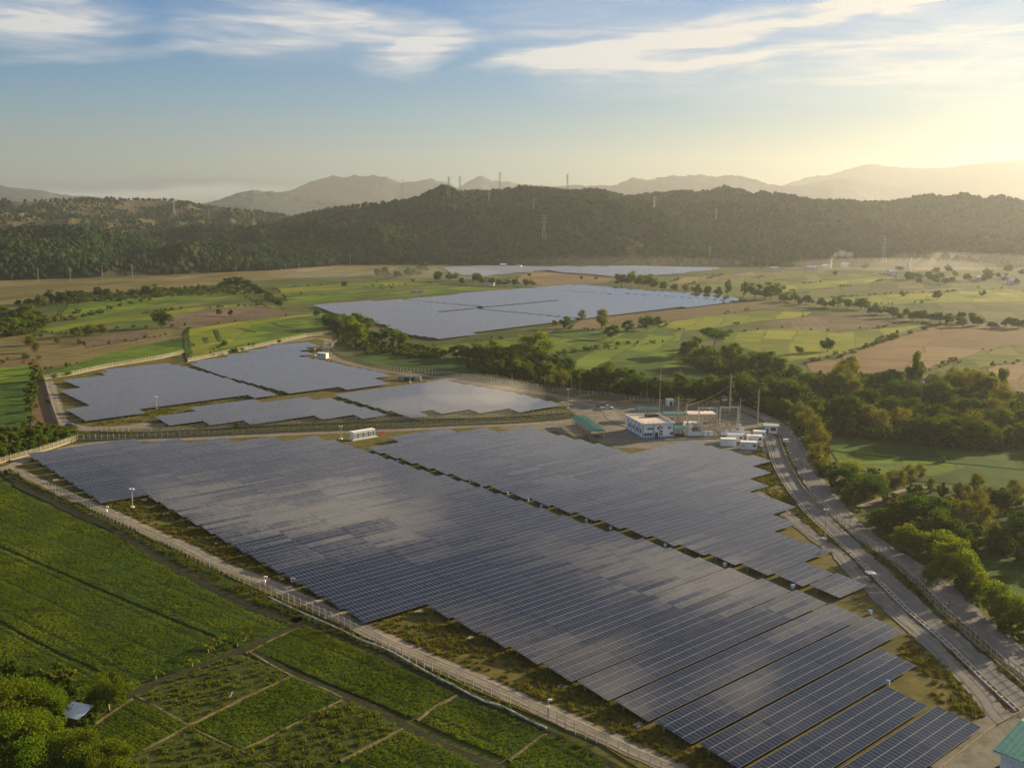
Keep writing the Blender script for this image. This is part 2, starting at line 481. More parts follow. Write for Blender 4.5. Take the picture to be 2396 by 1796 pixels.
vs = scene.view_settings
scene.display_settings.display_device = 'sRGB'
vs.view_transform = 'Standard'; vs.look = 'None'; vs.exposure = EXPOSURE; vs.gamma = 1.0; vs.use_curve_mapping = False
cy = scene.cycles
scene.render.engine = 'CYCLES'
cy.max_bounces = 4; cy.diffuse_bounces = 2; cy.glossy_bounces = 2; cy.transmission_bounces = 3
cy.transparent_max_bounces = 10; cy.volume_bounces = 1
cy.caustics_reflective = False; cy.caustics_refractive = False
cy.sample_clamp_indirect = 3.0
cy.use_denoising = True
try: cy.denoiser = 'OPENIMAGEDENOISE'
except Exception: pass
scene.render.use_persistent_data = False

hm = bpy.data.materials.new('haze'); hm.use_nodes = True
t = NT(hm.node_tree); t.n.clear()
o_ = t.node('ShaderNodeOutputMaterial'); v_ = t.node('ShaderNodeVolumePrincipled')
v_.inputs['Color'].default_value = HAZE_COL; v_.inputs['Density'].default_value = HAZE; v_.inputs['Anisotropy'].default_value = HAZE_G
t.l.new(v_.outputs[0], o_.inputs['Volume'])
hz = MB().box(0, 5300, -1.5, 18000, 12000, 690)
hz_o = hz.obj('haze', hm); hz_o['kind'] = 'stuff'
# ------------------------------------------------------------------ ground materials
GR = {}
GR['base'] = ground_mat('ground_grass', [(.050, .076, .015), (.075, .088, .020), (.034, .060, .010), (.11, .105, .032)], .012, 0.35, None, .5, .5, (R(70), 70, 32, .35))
GR['yard'] = ground_mat('farm_grass', [(.066, .070, .018), (.10, .090, .024), (.135, .112, .030), (.048, .056, .014)], .06, 0.9)
GR['crop'] = ground_mat('crop_soil', [(.030, .055, .012), (.040, .075, .014), (.022, .045, .010), (.055, .09, .02)], .05, 1.3)
GR['weedy'] = ground_mat('weedy_soil', [(.045, .064, .014), (.062, .070, .018), (.032, .054, .011), (.085, .082, .028)], .12, 1.2)
GR['bright'] = ground_mat('rice_green', [(.072, .130, .008), (.108, .172, .010), (.045, .095, .008), (.14, .19, .016)], .02, 0.3, None, .6, .5, (R(72), 46, 17, .35))
GR['lime'] = ground_mat('lime_green', [(.135, .172, .010), (.18, .20, .013), (.090, .145, .009), (.215, .215, .024)], .02, 0.3, None, .6, .5, (R(72), 52, 20, .35))
GR['dark'] = ground_mat('dark_green', [(.034, .078, .009), (.048, .10, .011), (.025, .058, .008), (.066, .118, .015)], .02, 0.3, None, .6, .5, (R(78), 60, 22, .3))
GR['tan'] = ground_mat('dry_stubble', [(.135, .112, .044), (.165, .13, .052), (.095, .10, .028), (.20, .16, .075)], .02, 0.3, None, .6, .5, (R(78), 80, 26, .3))
GR['plough'] = ground_mat('ploughed', [(.120, .092, .062), (.15, .108, .070), (.090, .08, .042), (.175, .13, .082)], .015, 0.25, (R(80), 7, .2), .6, .5, (R(80), 70, 30, .25))
GR['brown'] = ground_mat('brown_field', [(.150, .105, .052), (.185, .125, .060), (.115, .095, .044), (.21, .15, .082)], .012, 0.3, None, .6, .5, (R(62), 130, 60, .2))
GR['mixed'] = ground_mat('green_brown', [(.070, .106, .014), (.10, .122, .020), (.048, .085, .010), (.13, .13, .032)], .012, 0.25, None, .6, .5, (R(75), 55, 20, .4))
GR['red'] = ground_mat('bare_soil', [(.13, .085, .05), (.16, .105, .06), (.095, .07, .04), (.18, .13, .08)], .05, 0.7)
M_ROAD = ground_mat('gravel_road', [(.20, .18, .145), (.235, .21, .17), (.15, .137, .105), (.29, .26, .215)], .05, 1.8, None, .25, .08)
M_PAVE = ground_mat('paved_road', [(.165, .168, .168), (.195, .196, .192), (.13, .134, .132), (.235, .235, .23)], .04, 1.5, None, .15, .05)
M_YARD = ground_mat('gravel_yard', [(.155, .15, .13), (.19, .182, .155), (.115, .115, .09), (.24, .23, .20)], .05, 1.2, None, .2, .06)
M_DITCH = ground_mat('ditch_bed', [(.030, .034, .016), (.045, .045, .020), (.02, .026, .012), (.07, .06, .03)], .2, 1.0)
M_BUND = ground_mat('earth_bund', [(.125, .105, .050), (.17, .14, .070), (.075, .085, .030), (.21, .175, .095)], .3, 2.0)
M_GRAVEL_D = ground_mat('dark_gravel', [(.105, .115, .12), (.13, .14, .14), (.085, .095, .10), (.16, .165, .165)], .1, 3.0)
M_CONC = simple_mat('concrete', (.48, .45, .39), .85, 0, .2)
M_CONC_OLD = simple_mat('weathered_concrete', (.26, .235, .18), .9, 0, .15)
M_POST = simple_mat('post_concrete', (.35, .30, .22), .85, 0, .2)
M_WHITE = simple_mat('white_paint', (.80, .80, .78), .55, 0, .4, .05)
M_BLUE = simple_mat('blue_trim', (.12, .25, .42), .5, 0, .4)
M_GLASSD = simple_mat('window_glass', (.03, .045, .06), .1, 0, .6, .05)
M_GREENROOF = simple_mat('green_roof', (.02, .14, .11), .45, .1, .5, .08)
M_BEIGE = simple_mat('beige_wall', (.62, .52, .36), .8, 0, .2)
M_STEEL = simple_mat('galvanised_steel', (.46, .46, .44), .45, .6, .5)
M_DARK = simple_mat('dark_metal', (.05, .055, .06), .5, .3, .4)
M_RED = simple_mat('red_paint', (.55, .06, .035), .5, 0, .4)
M_WOOD = simple_mat('bark', (.21, .17, .115), .95, 0, .05)
M_PALEBARK = simple_mat('pale_bark', (.40, .35, .26), .95, 0, .05)
M_TIN = simple_mat('blue_tin', (.52, .60, .70), .35, .3, .5, .05)
M_RUST = simple_mat('rusty_roof', (.30, .22, .18), .7, .1, .3)

# ------------------------------------------------------------------ the plain
g = MB(); nx = 24
g.add([(-8900, -600, 0), (8900, -600, 0), (8900, 11200, 0), (-8900, 11200, 0)], [(0, 1, 2, 3)])
gm = g.obj('ground', GR['base']); gm['kind'] = 'structure'

# far and middle fields, traced on the ground (photo pixels)
FIELDS = [
 ('tan', [(-60, 690), (0, 655), (200, 640), (420, 634), (640, 622), (800, 612), (940, 622), (900, 640), (700, 650), (560, 660), (380, 680), (220, 690), (60, 720), (-60, 745)]),
 ('mixed', [(640, 664), (900, 648), (1010, 664), (1010, 690), (800, 706), (720, 712), (690, 716), (640, 702)]),
 ('bright', [(660, 690), (1050, 668), (1160, 672), (1150, 678), (860, 697), (700, 708), (665, 706)]),
 ('lime', [(640, 676), (840, 662), (1000, 660), (1010, 664), (850, 672), (660, 686)]),
 ('mixed', [(60, 760), (200, 740), (330, 716), (560, 690), (660, 735), (560, 745), (420, 764), (250, 772), (90, 790)]),
 ('bright', [(160, 712), (330, 690), (600, 674), (620, 690), (480, 702), (330, 722), (200, 748), (140, 742)]),
 ('lime', [(330, 735), (520, 712), (640, 716), (660, 725), (500, 730), (390, 745), (280, 752), (180, 765), (120, 778), (100, 770), (260, 742)]),
 ('plough', [(395, 742), (480, 722), (620, 714), (690, 735), (585, 750), (470, 764), (420, 768), (385, 760)]),
 ('tan', [(-40, 800), (60, 780), (180, 782), (380, 768), (440, 772), (430, 790), (340, 806), (180, 850), (100, 870), (90, 850), (-40, 852)]),
 ('plough', [(180, 792), (330, 775), (390, 785), (300, 800), (200, 815)]),
 ('red', [(-30, 845), (84, 838), (92, 850), (80, 858), (-30, 862)]),
 ('bright', [(94, 886), (140, 862), (250, 828), (350, 806), (432, 788), (438, 826), (300, 852), (170, 876), (104, 890)]),
 ('dark', [(350, 806), (432, 788), (436, 812), (400, 812)]),
 ('lime', [(440, 770), (560, 752), (690, 738), (760, 732), (796, 770), (720, 786), (650, 801), (560, 821), (441, 846)]),
 ('bright', [(590, 760), (700, 742), (760, 735), (796, 770), (720, 786), (650, 801), (600, 812), (500, 832), (470, 838), (540, 800)]),
 ('bright', [(-40, 862), (84, 853), (95, 880), (78, 905), (60, 1000), (0, 1005), (-40, 1010)]),
 ('dark', [(-40, 900), (84, 890), (74, 930), (58, 1003), (-40, 1012)]),
 ('red', [(74, 925), (103, 898), (112, 920), (137, 996), (118, 1012), (72, 1000)]),
 ('dark', [(792, 842), (880, 815), (1000, 830), (1130, 848), (1190, 870), (1080, 884), (960, 869), (850, 850)]),
 ('bright', [(1010, 812), (1200, 790), (1330, 772), (1500, 766), (1600, 760), (1590, 800), (1460, 815), (1300, 825), (1250, 860), (1130, 840)]),
 ('dark', [(1300, 768), (1440, 776), (1420, 792), (1280, 790)]),
 ('bright', [(1290, 860), (1320, 828), (1480, 806), (1600, 800), (1660, 842), (1560, 862), (1480, 880), (1380, 890)]),
 ('brown', [(1330, 770), (1360, 748), (1530, 730), (1690, 712), (1830, 700), (1840, 712), (1700, 735), (1560, 752), (1500, 765)]),
 ('lime', [(1530, 760), (1640, 742), (1780, 727), (1900, 730), (1880, 742), (1780, 750), (1690, 765), (1600, 775)]),
 ('plough', [(1780, 760), (1860, 742), (2010, 735), (2130, 748), (2080, 765), (1960, 775), (1840, 776)]),
 ('lime', [(1700, 780), (1820, 768), (1960, 778), (2080, 768), (2170, 758), (2100, 780), (1960, 830), (1850, 845), (1830, 850), (1760, 820), (1690, 800)]),
 ('dark', [(1590, 845), (1700, 850), (1840, 890), (1800, 905), (1680, 892), (1600, 885)]),
 ('brown', [(1885, 850), (1960, 838), (2100, 790), (2200, 760), (2440, 752), (2440, 800), (2340, 812), (2250, 838), (2170, 868), (2100, 885), (1900, 872)]),
 ('mixed', [(2180, 868), (2290, 822), (2440, 800), (2440, 850), (2330, 850), (2280, 880)]),
 ('brown', [(2310, 860), (2440, 838), (2440, 930), (2340, 930)]),
 ('dark', [(1935, 1030), (2050, 1022), (2200, 1042), (2440, 1068), (2440, 1150), (2200, 1130), (2060, 1120), (1960, 1075)]),
 ('bright', [(1940, 1048), (2060, 1062), (2180, 1078), (2260, 1092), (2200, 1112), (2060, 1110), (1960, 1080)]),
 ('dark', [(2200, 1260), (2330, 1220), (2440, 1240), (2440, 1540), (2330, 1440), (2260, 1380)]),
 ('mixed', [(1840, 640), (2050, 640), (2100, 650), (1990, 668), (1830, 690), (1700, 700), (1600, 670), (1700, 640)]),
 ('lime', [(1840, 668), (1990, 654), (2060, 650), (2070, 656), (1990, 668), (1840, 682), (1790, 690), (1760, 684)]),
 ('tan', [(1600, 650), (1780, 636), (1840, 640), (1760, 652), (1610, 666), (1560, 664)]),
 ('lime', [(1900, 700), (2100, 688), (2350, 676), (2440, 690), (2440, 705), (2200, 708), (1960, 716)]),
 ('tan', [(2100, 684), (2260, 671), (2300, 674), (2200, 686)]),
 ('brown', [(1230, 640), (1330, 636), (1440, 648), (1420, 662), (1280, 668), (1200, 660)]),
 ('dark', [(2440, 1068), (2980, 1130), (3100, 1500), (2440, 1540), (2430, 1240)]),
 ('brown', [(2440, 752), (2800, 740), (3000, 860), (2440, 930)]),
 ('tan', [(2210, 620), (2440, 612), (2440, 625), (2230, 628)]),
]
for k, px in FIELDS:
    patch('field', px, GR[k])

# narrow strips inside the fields: bunds, wet furrows
def px_ribbon(name, px, w, mat, **kw):
    return ribbon(name, GP(px), w, mat, **kw)
LINES = [([(640, 697), (850, 686), (1040, 672), (1150, 668)], 4, 'dark'), ([(505, 772), (512, 790), (520, 800)], 2.5, 'dark'), ([(640, 755), (665, 765), (700, 768)], 2.5, 'dark'),
         ([(436, 776), (438, 800), (440, 830)], 4, 'dark'), ([(1280, 784), (1400, 800), (1470, 803)], 2.5, 'dark'), ([(1940, 1053), (2060, 1068), (2200, 1080), (2396, 1098)], 2.2, 'dark'),
         ([(1840, 652), (1990, 640), (2100, 634)], 4, 'dark'), ([(1760, 700), (1960, 672), (2120, 668)], 4, 'dark'), ([(560, 768), (600, 778)], 2.5, 'dark'),
         ([(480, 790), (486, 802)], 2.5, 'dark'), ([(2396, 1262), (2300, 1290), (2240, 1300)], 2, 'dark')]
for px, w, k in LINES:
    px_ribbon('ditch', px, w, GR[k], z=0.3, ragged=.3)

# the ground of the power plant itself
_PLANT = [(20, 1100), (95, 1062), (200, 1035), (340, 1028), (800, 1006), (1100, 988), (1340, 975), (1480, 940), (1660, 935), (1800, 995), (1830, 1080), (1900, 1180),
          (2100, 1350), (2396, 1640), (2440, 1720), (2440, 1840), (1560, 1840), (1404, 1742), (1103, 1612), (800, 1466), (557, 1359), (370, 1266), (200, 1187), (60, 1120)]
patch('plant_ground', _PLANT, GR['yard'])
_PLANT2 = [(104, 890), (250, 861), (370, 841), (431, 828), (440, 847), (560, 822), (655, 801), (717, 789), (778, 785), (775, 820), (807, 836), (853, 852), (957, 872), (1100, 887),
           (1222, 907), (1344, 922), (1480, 938), (1340, 969), (1031, 983), (880, 989), (560, 1001), (308, 1014), (200, 1014), (140, 1000)]
patch('plant_ground', _PLANT2, GR['yard'])

# roads
YARDP = [(1345, 968), (1290, 925), (1360, 932), (1420, 940), (1560, 948), (1690, 950), (1745, 968), (1815, 1005), (1800, 1060), (1640, 1062), (1580, 1052), (1440, 1048), (1400, 1034), (1300, 1010), (1150, 1003), (1345, 985)]
patch('yard', YARDP, M_YARD, 0.20)
ROADS = [
 ('road', [(0, 1100), (27, 1091), (88, 1067), (142, 1053), (197, 1041), (287, 1033), (432, 1028.5), (564, 1022), (741, 1014), (922, 1008), (1057, 1001), (1246, 993), (1345, 984)], 4.6, M_ROAD),
 ('road', [(8, 1097), (40, 1104), (78, 1122), (164, 1162), (226, 1186), (287, 1213), (369, 1254), (434, 1281), (543, 1334), (651, 1376), (800, 1446), (899, 1496), (979, 1532), (1069, 1572), (1158, 1611), (1310, 1680), (1403, 1720), (1479, 1756), (1560, 1792), (1640, 1830)], 4.4, M_ROAD),
 ('road', [(112, 893), (120, 912), (127, 938), (141, 977), (160, 996), (225, 1003), (308, 998), (350, 990)], 5.0, M_ROAD),
 ('road', [(180, 1006), (240, 1004), (340, 1001), (420, 997)], 7.0, M_YARD),
 ('road', [(640, 806), (700, 797), (740, 792), (768, 797), (766, 811), (764, 826), (790, 843), (853, 860), (915, 871.5), (1026, 884), (1100, 896), (1197, 911), (1295, 926), (1368, 945), (1420, 962), (1440, 985)], 6.0, M_ROAD),
 ('road', [(1690, 925), (1715, 945), (1751, 961), (1787, 977), (1823, 998), (1853, 1032), (1871, 1070), (1895, 1114), (1931, 1162), (1972, 1209), (2026, 1257), (2097, 1304), (2162, 1346), (2240, 1418), (2303, 1470), (2356, 1518), (2396, 1553), (2470, 1620)], 6.6, M_PAVE),
 ('road', [(1775, 1012), (1808, 1030), (1824, 1079), (1851, 1126), (1892, 1174), (1940, 1227), (2005, 1292), (2072, 1354), (2166, 1446), (2252, 1518), (2330, 1595), (2396, 1654), (2480, 1740)], 5.4, M_PAVE),
 ('path', [(1770, 1150), (1839, 1204), (1918, 1268), (1958, 1293), (1988, 1329), (2028, 1369), (2093, 1431), (2145, 1478), (2224, 1555), (2290, 1620), (2335, 1682), (2400, 1740)], 4.2, M_PAVE),
 ('road', [(2210, 1812), (2290, 1752), (2340, 1716), (2396, 1690), (2470, 1650)], 8.5, M_YARD),
 ('path', [(2010, 1188), (2060, 1170), (2110, 1150), (2180, 1140)], 2.4, M_ROAD),
 ('path', [(1440, 985), (1480, 1000), (1600, 1008)], 4, M_ROAD),
]
KEEP_OFF = []
for i, (nm, px, w, m) in enumerate(ROADS):
    KEEP_OFF.append((np.array(smooth(GP(px), 2.0)), w / 2 + .3))
    px_ribbon(nm, px, w, m, z=0.24 + 0.012 * i, crown=0.04, ragged=.16, step=2.5)
# grassy ditch between the two middle fences and below the long south-west fence
px_ribbon('ditch', [(185, 1022), (260, 1020), (400, 1017), (560, 1010), (800, 1000), (1000, 991), (1200, 981), (1350, 973)], 5.5, M_DITCH, z=.22, ragged=.25)
DIP = [(0, 1092), (50, 1135), (100, 1160), (150, 1184), (205, 1212), (262, 1234), (330, 1278), (372, 1308), (420, 1334), (472, 1362), (540, 1402), (600, 1424), (660, 1446), (700, 1456)]
px_ribbon('ditch', DIP, 3.4, M_DITCH, z=.2, ragged=.3)
px_ribbon('ditch', [(690, 1446), (760, 1476), (840, 1512), (930, 1556), (1000, 1592), (1083, 1632), (1180, 1674), (1290, 1728), (1400, 1786), (1480, 1830)], 3.2, M_DITCH, z=.2, ragged=.3)
px_ribbon('ditch', [(579, 1520), (640, 1556), (680, 1577), (740, 1604), (800, 1632), (872, 1656), (930, 1692), (967, 1714), (1017, 1740), (1090, 1772), (1180, 1810)], 2.6, M_DITCH, z=.2, ragged=.3)
px_ribbon('ditch', [(700, 1462), (640, 1492), (560, 1528), (470, 1560), (380, 1592), (300, 1632)], 3.0, M_DITCH, z=.21, ragged=.35)
BUNDS = [[(318, 1630), (380, 1664), (441, 1699)], [(441, 1699), (560, 1640), (684, 1581)], [(579, 1524), (640, 1560), (690, 1586), (760, 1614), (800, 1634)], [(441, 1701), (360, 1744), (264, 1796)], [(445, 1703), (510, 1735), (560, 1758)], [(564, 1758), (680, 1700), (800, 1638)],
         [(941, 1706), (870, 1742), (795, 1782)], [(1070, 1628), (1020, 1652), (975, 1686)], [(1276, 1718), (1235, 1746), (1190, 1782)], [(700, 1470), (650, 1492), (575, 1530)], [(564, 1758), (620, 1786), (660, 1806)],
         [(310, 1636), (250, 1676), (205, 1710), (190, 1740)]]
for b_ in BUNDS:
    px_ribbon('path', b_, 0.8, M_BUND, z=.0, ragged=.35, step=2, prof=[(.55, .05), (.2, .3), (-.2, .3), (-.55, .05)])

# wheel tracks worn into the roads
M_TRACK = ground_mat('wheel_track', [(.27, .245, .20), (.31, .28, .23), (.215, .195, .155), (.34, .31, .26)], .08, 2.5, None, .2, .05)
M_TRACKP = ground_mat('worn_track', [(.155, .15, .14), (.18, .172, .16), (.125, .12, .11), (.21, .20, .185)], .06, 2.0, None, .15, .04)
for i, (nm, px, w, m) in enumerate(ROADS):
    if w > 8 or i == 3: continue
    P_ = smooth(GP(px), 3.0); n_ = len(P_)
    for s_ in (-.22, .22) if w < 6.2 else (-.32, -.14, .14, .32):
        Q_ = []
        for k, p in enumerate(P_):
            a, b_ = P_[max(0, k - 1)], P_[min(n_ - 1, k + 1)]; L = math.dist(a, b_) or 1
            o_ = s_ * w + .18 * math.sin(k * .37 + i)
            Q_.append((p[0] - (b_[1] - a[1]) / L * o_, p[1] + (b_[0] - a[0]) / L * o_))
        ribbon(nm, Q_, .55, M_TRACK if m is M_ROAD else M_TRACKP, z=0.30 + .012 * i, sm=False, ragged=.5)
# ------------------------------------------------------------------ solar tables
ROW_AZ = 49.2
ROW_PITCH, TILT = 9.35, R(5.6)
TW = 7.86                      # four portrait modules up the slope
Z_LOW = 1.15

def dn_frame(az):
    a = R(az); return np.array([math.sin(a), math.cos(a)]), np.array([math.cos(a), -math.sin(a)])
D0, N0 = dn_frame(ROW_AZ)

m_panel, t, b = new_mat('solar_glass')
oc = t.node('ShaderNodeTexCoord').outputs['Object']
sep = t.node('ShaderNodeSeparateXYZ'); t.l.new(oc, sep.inputs[0]); px_, py_, _ = sep.outputs
def frame_line(v, size, w):
    f = t.math('FRACT', t.math('DIVIDE', v, size))
    return t.math('GREATER_THAN', t.math('ABSOLUTE', t.math('SUBTRACT', f, 0.5)), 0.5 - w / size)
lx = frame_line(px_, 1.0, 0.024); ly = frame_line(py_, TW / 4, 0.055)
seam = frame_line(px_, 14.0, 0.10)
line = t.math('MAXIMUM', lx, ly)
cellx = t.math('FLOOR', px_); celly = t.math('FLOOR', t.math('DIVIDE', py_, TW / 4))
oi = t.node('ShaderNodeObjectInfo').outputs['Random']
cc = t.node('ShaderNodeCombineXYZ'); t.l.new(cellx, cc.inputs[0]); t.l.new(celly, cc.inputs[1]); t.l.new(t.math('MULTIPLY', oi, 913.0), cc.inputs[2])
wn = t.node('ShaderNodeTexWhiteNoise', noise_dimensions='3D'); t.l.new(cc.outputs[0], wn.inputs[0])
cell = t.mix(wn.outputs['Value'], c4((.003, .006, .011)), c4((.005, .010, .018)))
col = t.mix(line, cell, c4((.20, .18, .155)))
col = t.mix(seam, col, c4((.01, .012, .016)))
t.l.new(col, b.inputs['Base Color'])
t.l.new(t.math('ADD', t.math('MULTIPLY', line, 0.22), 0.09), b.inputs['Roughness'])
b.inputs['IOR'].default_value = 1.9; b.inputs['Specular IOR Level'].default_value = 0.5
geo = t.node('ShaderNodeNewGeometry')
off = t.node('ShaderNodeVectorMath', operation='SUBTRACT'); t.l.new(wn.outputs['Color'], off.inputs[0]); off.inputs[1].default_value = (.5, .5, .5)
# every string of modules leans very slightly its own way
strx = t.math('FLOOR', t.math('DIVIDE', px_, 14.0))
cc2 = t.node('ShaderNodeCombineXYZ'); t.l.new(strx, cc2.inputs[0]); t.l.new(celly, cc2.inputs[1]); t.l.new(t.math('MULTIPLY', oi, 517.0), cc2.inputs[2])
wn2 = t.node('ShaderNodeTexWhiteNoise', noise_dimensions='3D'); t.l.new(cc2.outputs[0], wn2.inputs[0])
off2 = t.node('ShaderNodeVectorMath', operation='SUBTRACT'); t.l.new(wn2.outputs['Color'], off2.inputs[0]); off2.inputs[1].default_value = (.5, .5, .5)
s1 = t.node('ShaderNodeVectorMath', operation='SCALE'); t.l.new(off.outputs[0], s1.inputs[0]); s1.inputs['Scale'].default_value = 0.005
s2 = t.node('ShaderNodeVectorMath', operation='SCALE'); t.l.new(off2.outputs[0], s2.inputs[0]); s2.inputs['Scale'].default_value = 0.014
a1 = t.node('ShaderNodeVectorMath', operation='ADD'); t.l.new(geo.outputs['Normal'], a1.inputs[0]); t.l.new(s1.outputs[0], a1.inputs[1])
a2 = t.node('ShaderNodeVectorMath', operation='ADD'); t.l.new(a1.outputs[0], a2.inputs[0]); t.l.new(s2.outputs[0], a2.inputs[1])
nn = t.node('ShaderNodeVectorMath', operation='NORMALIZE'); t.l.new(a2.outputs[0], nn.inputs[0])
t.l.new(nn.outputs[0], b.inputs['Normal'])

_pm = {}
def panel_mesh(L):
    if L not in _pm:
        mb = MB(); mb.box(L / 2, TW / 2, -0.05, L, TW, 0.05)
        _pm[L] = mb.mesh('panel', m_panel)
    return _pm[L]
_purl = {}
def purlin_mesh(L):
    if L not in _purl: _purl[L] = MB().box(L / 2, 0, -0.09, L - .3, 0.09, 0.12).mesh('purlin', M_STEEL)
    return _purl[L]
def post_mesh(h):
    k = ('p', h)
    if k not in _purl: _purl[k] = MB().box(0, 0, -0.05, .16, .16, h + .05).mesh('support_post', M_STEEL)
    return _purl[k]

def solar_table(d0, d1, n_bot, az, label, group, detail=True, tilt=TILT):
    label = label.replace('  ', ' ')
    D, N = dn_frame(az)
    L = int(max(4, round(d1 - d0)))
    o = D * d0 + N * n_bot
    th = thing('solar_table', label, 'solar panels', (o[0], o[1], 0), R(90 - az), group)
    p = link('panel', panel_mesh(L), th, (0, 0, Z_LOW))
    p.rotation_euler = (tilt + R(random.uniform(-.18, .18)), R(random.uniform(-.05, .05)), 0)
    if detail:
        ct, st = math.cos(TILT), math.sin(TILT)
        for y in (1.6, TW - 1.6):
            hz_ = Z_LOW + st * y - .14
            link('purlin', purlin_mesh(L), th, (0, y * ct, hz_))
            k = max(2, int(round(L / 14)) + 1)
            for i in range(k):
                link('support_post', post_mesh(round(hz_ - .05, 2)), th, (.6 + (L - 1.2) * i / (k - 1), y * ct, 0))
    return th

N_FIRST = -65.5
def nb(i): return N_FIRST - ROW_PITCH * i
# the big near block: rows counted away from the camera's right
A_R = {0: 162, 1: 162.5, 2: 176, 3: 189, 4: 189, 27: 184, 28: 171, 29: 156.5, 30: 142.5, 31: 129}
for i in range(32):
    d0 = 120 if i <= 10 else (105 if i <= 23 else 92)
    d1 = A_R.get(i, 189.5 if i < 12 else (188 if i < 20 else 186))
    solar_table(d0, d1, nb(i), ROW_AZ, '%s panel row from the corner building, in the large block beside the long fence' % ordinal(i), 'panel rows of the large near block')
B_R = {5: 207.5, 6: 208, 7: 221.5, 8: 222, 9: 235, 10: 248, 11: 249, 12: 262, 13: 276, 14: 290, 15: 289, 16: 289, 17: 289, 18: 259, 19: 259, 20: 259, 21: 259, 22: 258, 23: 258, 24: 244, 25: 231}
for k, i in enumerate(range(5, 26)):
    d0 = 195 - (i - 5) * .33 if i < 25 else 204
    solar_table(d0, B_R[i], nb(i), ROW_AZ, '%s panel row from the near tip, in the block between inverter aisle and road' % ordinal(k), 'panel rows of the block beside the control building')

def Zp(o, s, pts): return [(o[0] + a / s, o[1] + b / s) for a, b in pts]
o5, s5 = (100, 780), 4.809; o6 = (520, 780); o7, s7 = (880, 840), 4.096; o8 = (720, 610); o9, s9 = (1200, 600), 3.814
BLOCKS = [
 ('from the front of the block beside the west gravel road', ROW_AZ - 3.5, [], Zp(o5, s5, [(215, 515), (705, 455), (720, 420), (1420, 340), (1600, 372), (2211, 540)]) + Zp(o6, s5, [(100, 520), (580, 665), (330, 705), (265, 680), (0, 720)]) + Zp(o5, s5, [(1100, 848), (1115, 885), (735, 930), (470, 970), (290, 865), (565, 820), (215, 650), (460, 615)])),
 ('from the front of the block below the yellow-green rice', ROW_AZ - 3.5, [], Zp(o5, s5, [(1640, 335)]) + Zp(o6, s5, [(130, 240), (610, 130), (945, 95), (1080, 130), (945, 150), (965, 170), (820, 185), (990, 215), (845, 250), (1080, 290), (1400, 360), (1500, 375), (1900, 465), (1740, 510), (1880, 555), (1380, 625), (1330, 600), (790, 680), (700, 650), (0, 470)])),
 ('from the front of the strip above the twin fences', ROW_AZ - 1.2, [], Zp(o5, s5, [(1290, 945), (1550, 900), (1530, 880)]) + Zp(o6, s5, [(0, 795), (380, 750), (440, 765), (760, 725), (900, 740), (1160, 710), (1240, 730), (1850, 905), (1560, 950), (1490, 910), (1140, 965), (1060, 930), (715, 980), (640, 945), (280, 995), (180, 965), (0, 1000)]) + Zp(o5, s5, [(1870, 1020), (1810, 980), (1435, 1035)])),
 ('from the front of the block below the culvert bridge', ROW_AZ - 1.2, [], Zp(o6, s5, [(1270, 690)]) + Zp(o7, s7, [(660, 195), (830, 235), (1020, 265), (1200, 300), (1440, 345), (1780, 430), (1370, 500), (1275, 470), (1010, 520), (920, 485), (650, 525), (570, 495), (295, 545), (200, 510), (90, 485), (-40, 450)])),
 ('of the far field, behind its dark service aisle', ROW_AZ - 8.7, [(-.21, 0)], Zp(o8, s7, [(70, 430), (410, 400), (1000, 365)]) + Zp(o9, s9, [(0, 290), (620, 250), (760, 265), (1220, 300), (880, 332), (0, 420)]) + Zp(o8, s7, [(1740, 430), (1440, 460), (500, 545), (250, 500)])),
 ('of the far field, before its dark service aisle', ROW_AZ - 8.7, [], Zp(o8, s7, [(500, 560), (700, 575), (620, 590), (800, 620), (780, 640), (950, 700), (1220, 738)]) + Zp(o9, s9, [(0, 636), (1320, 470), (1500, 450), (1660, 438), (2080, 385), (1860, 345), (1240, 306), (760, 354), (0, 432)]) + Zp(o8, s7, [(1740, 444), (1450, 472)])),
 ('of the farthest field, wooded-hill end', ROW_AZ - 8.7, [], [(1040, 627), (1120, 623), (1210, 623), (1290, 626), (1270, 632), (1200, 638), (1125, 645), (1060, 641)]),
 ('of the farthest field, tree-row end', ROW_AZ - 8.7, [], [(1262, 628), (1340, 622), (1500, 623), (1690, 628), (1600, 637), (1530, 643), (1430, 646), (1385, 641), (1310, 636)]),
]
GAPS = {4: [563, 770], 5: [545, 790]}
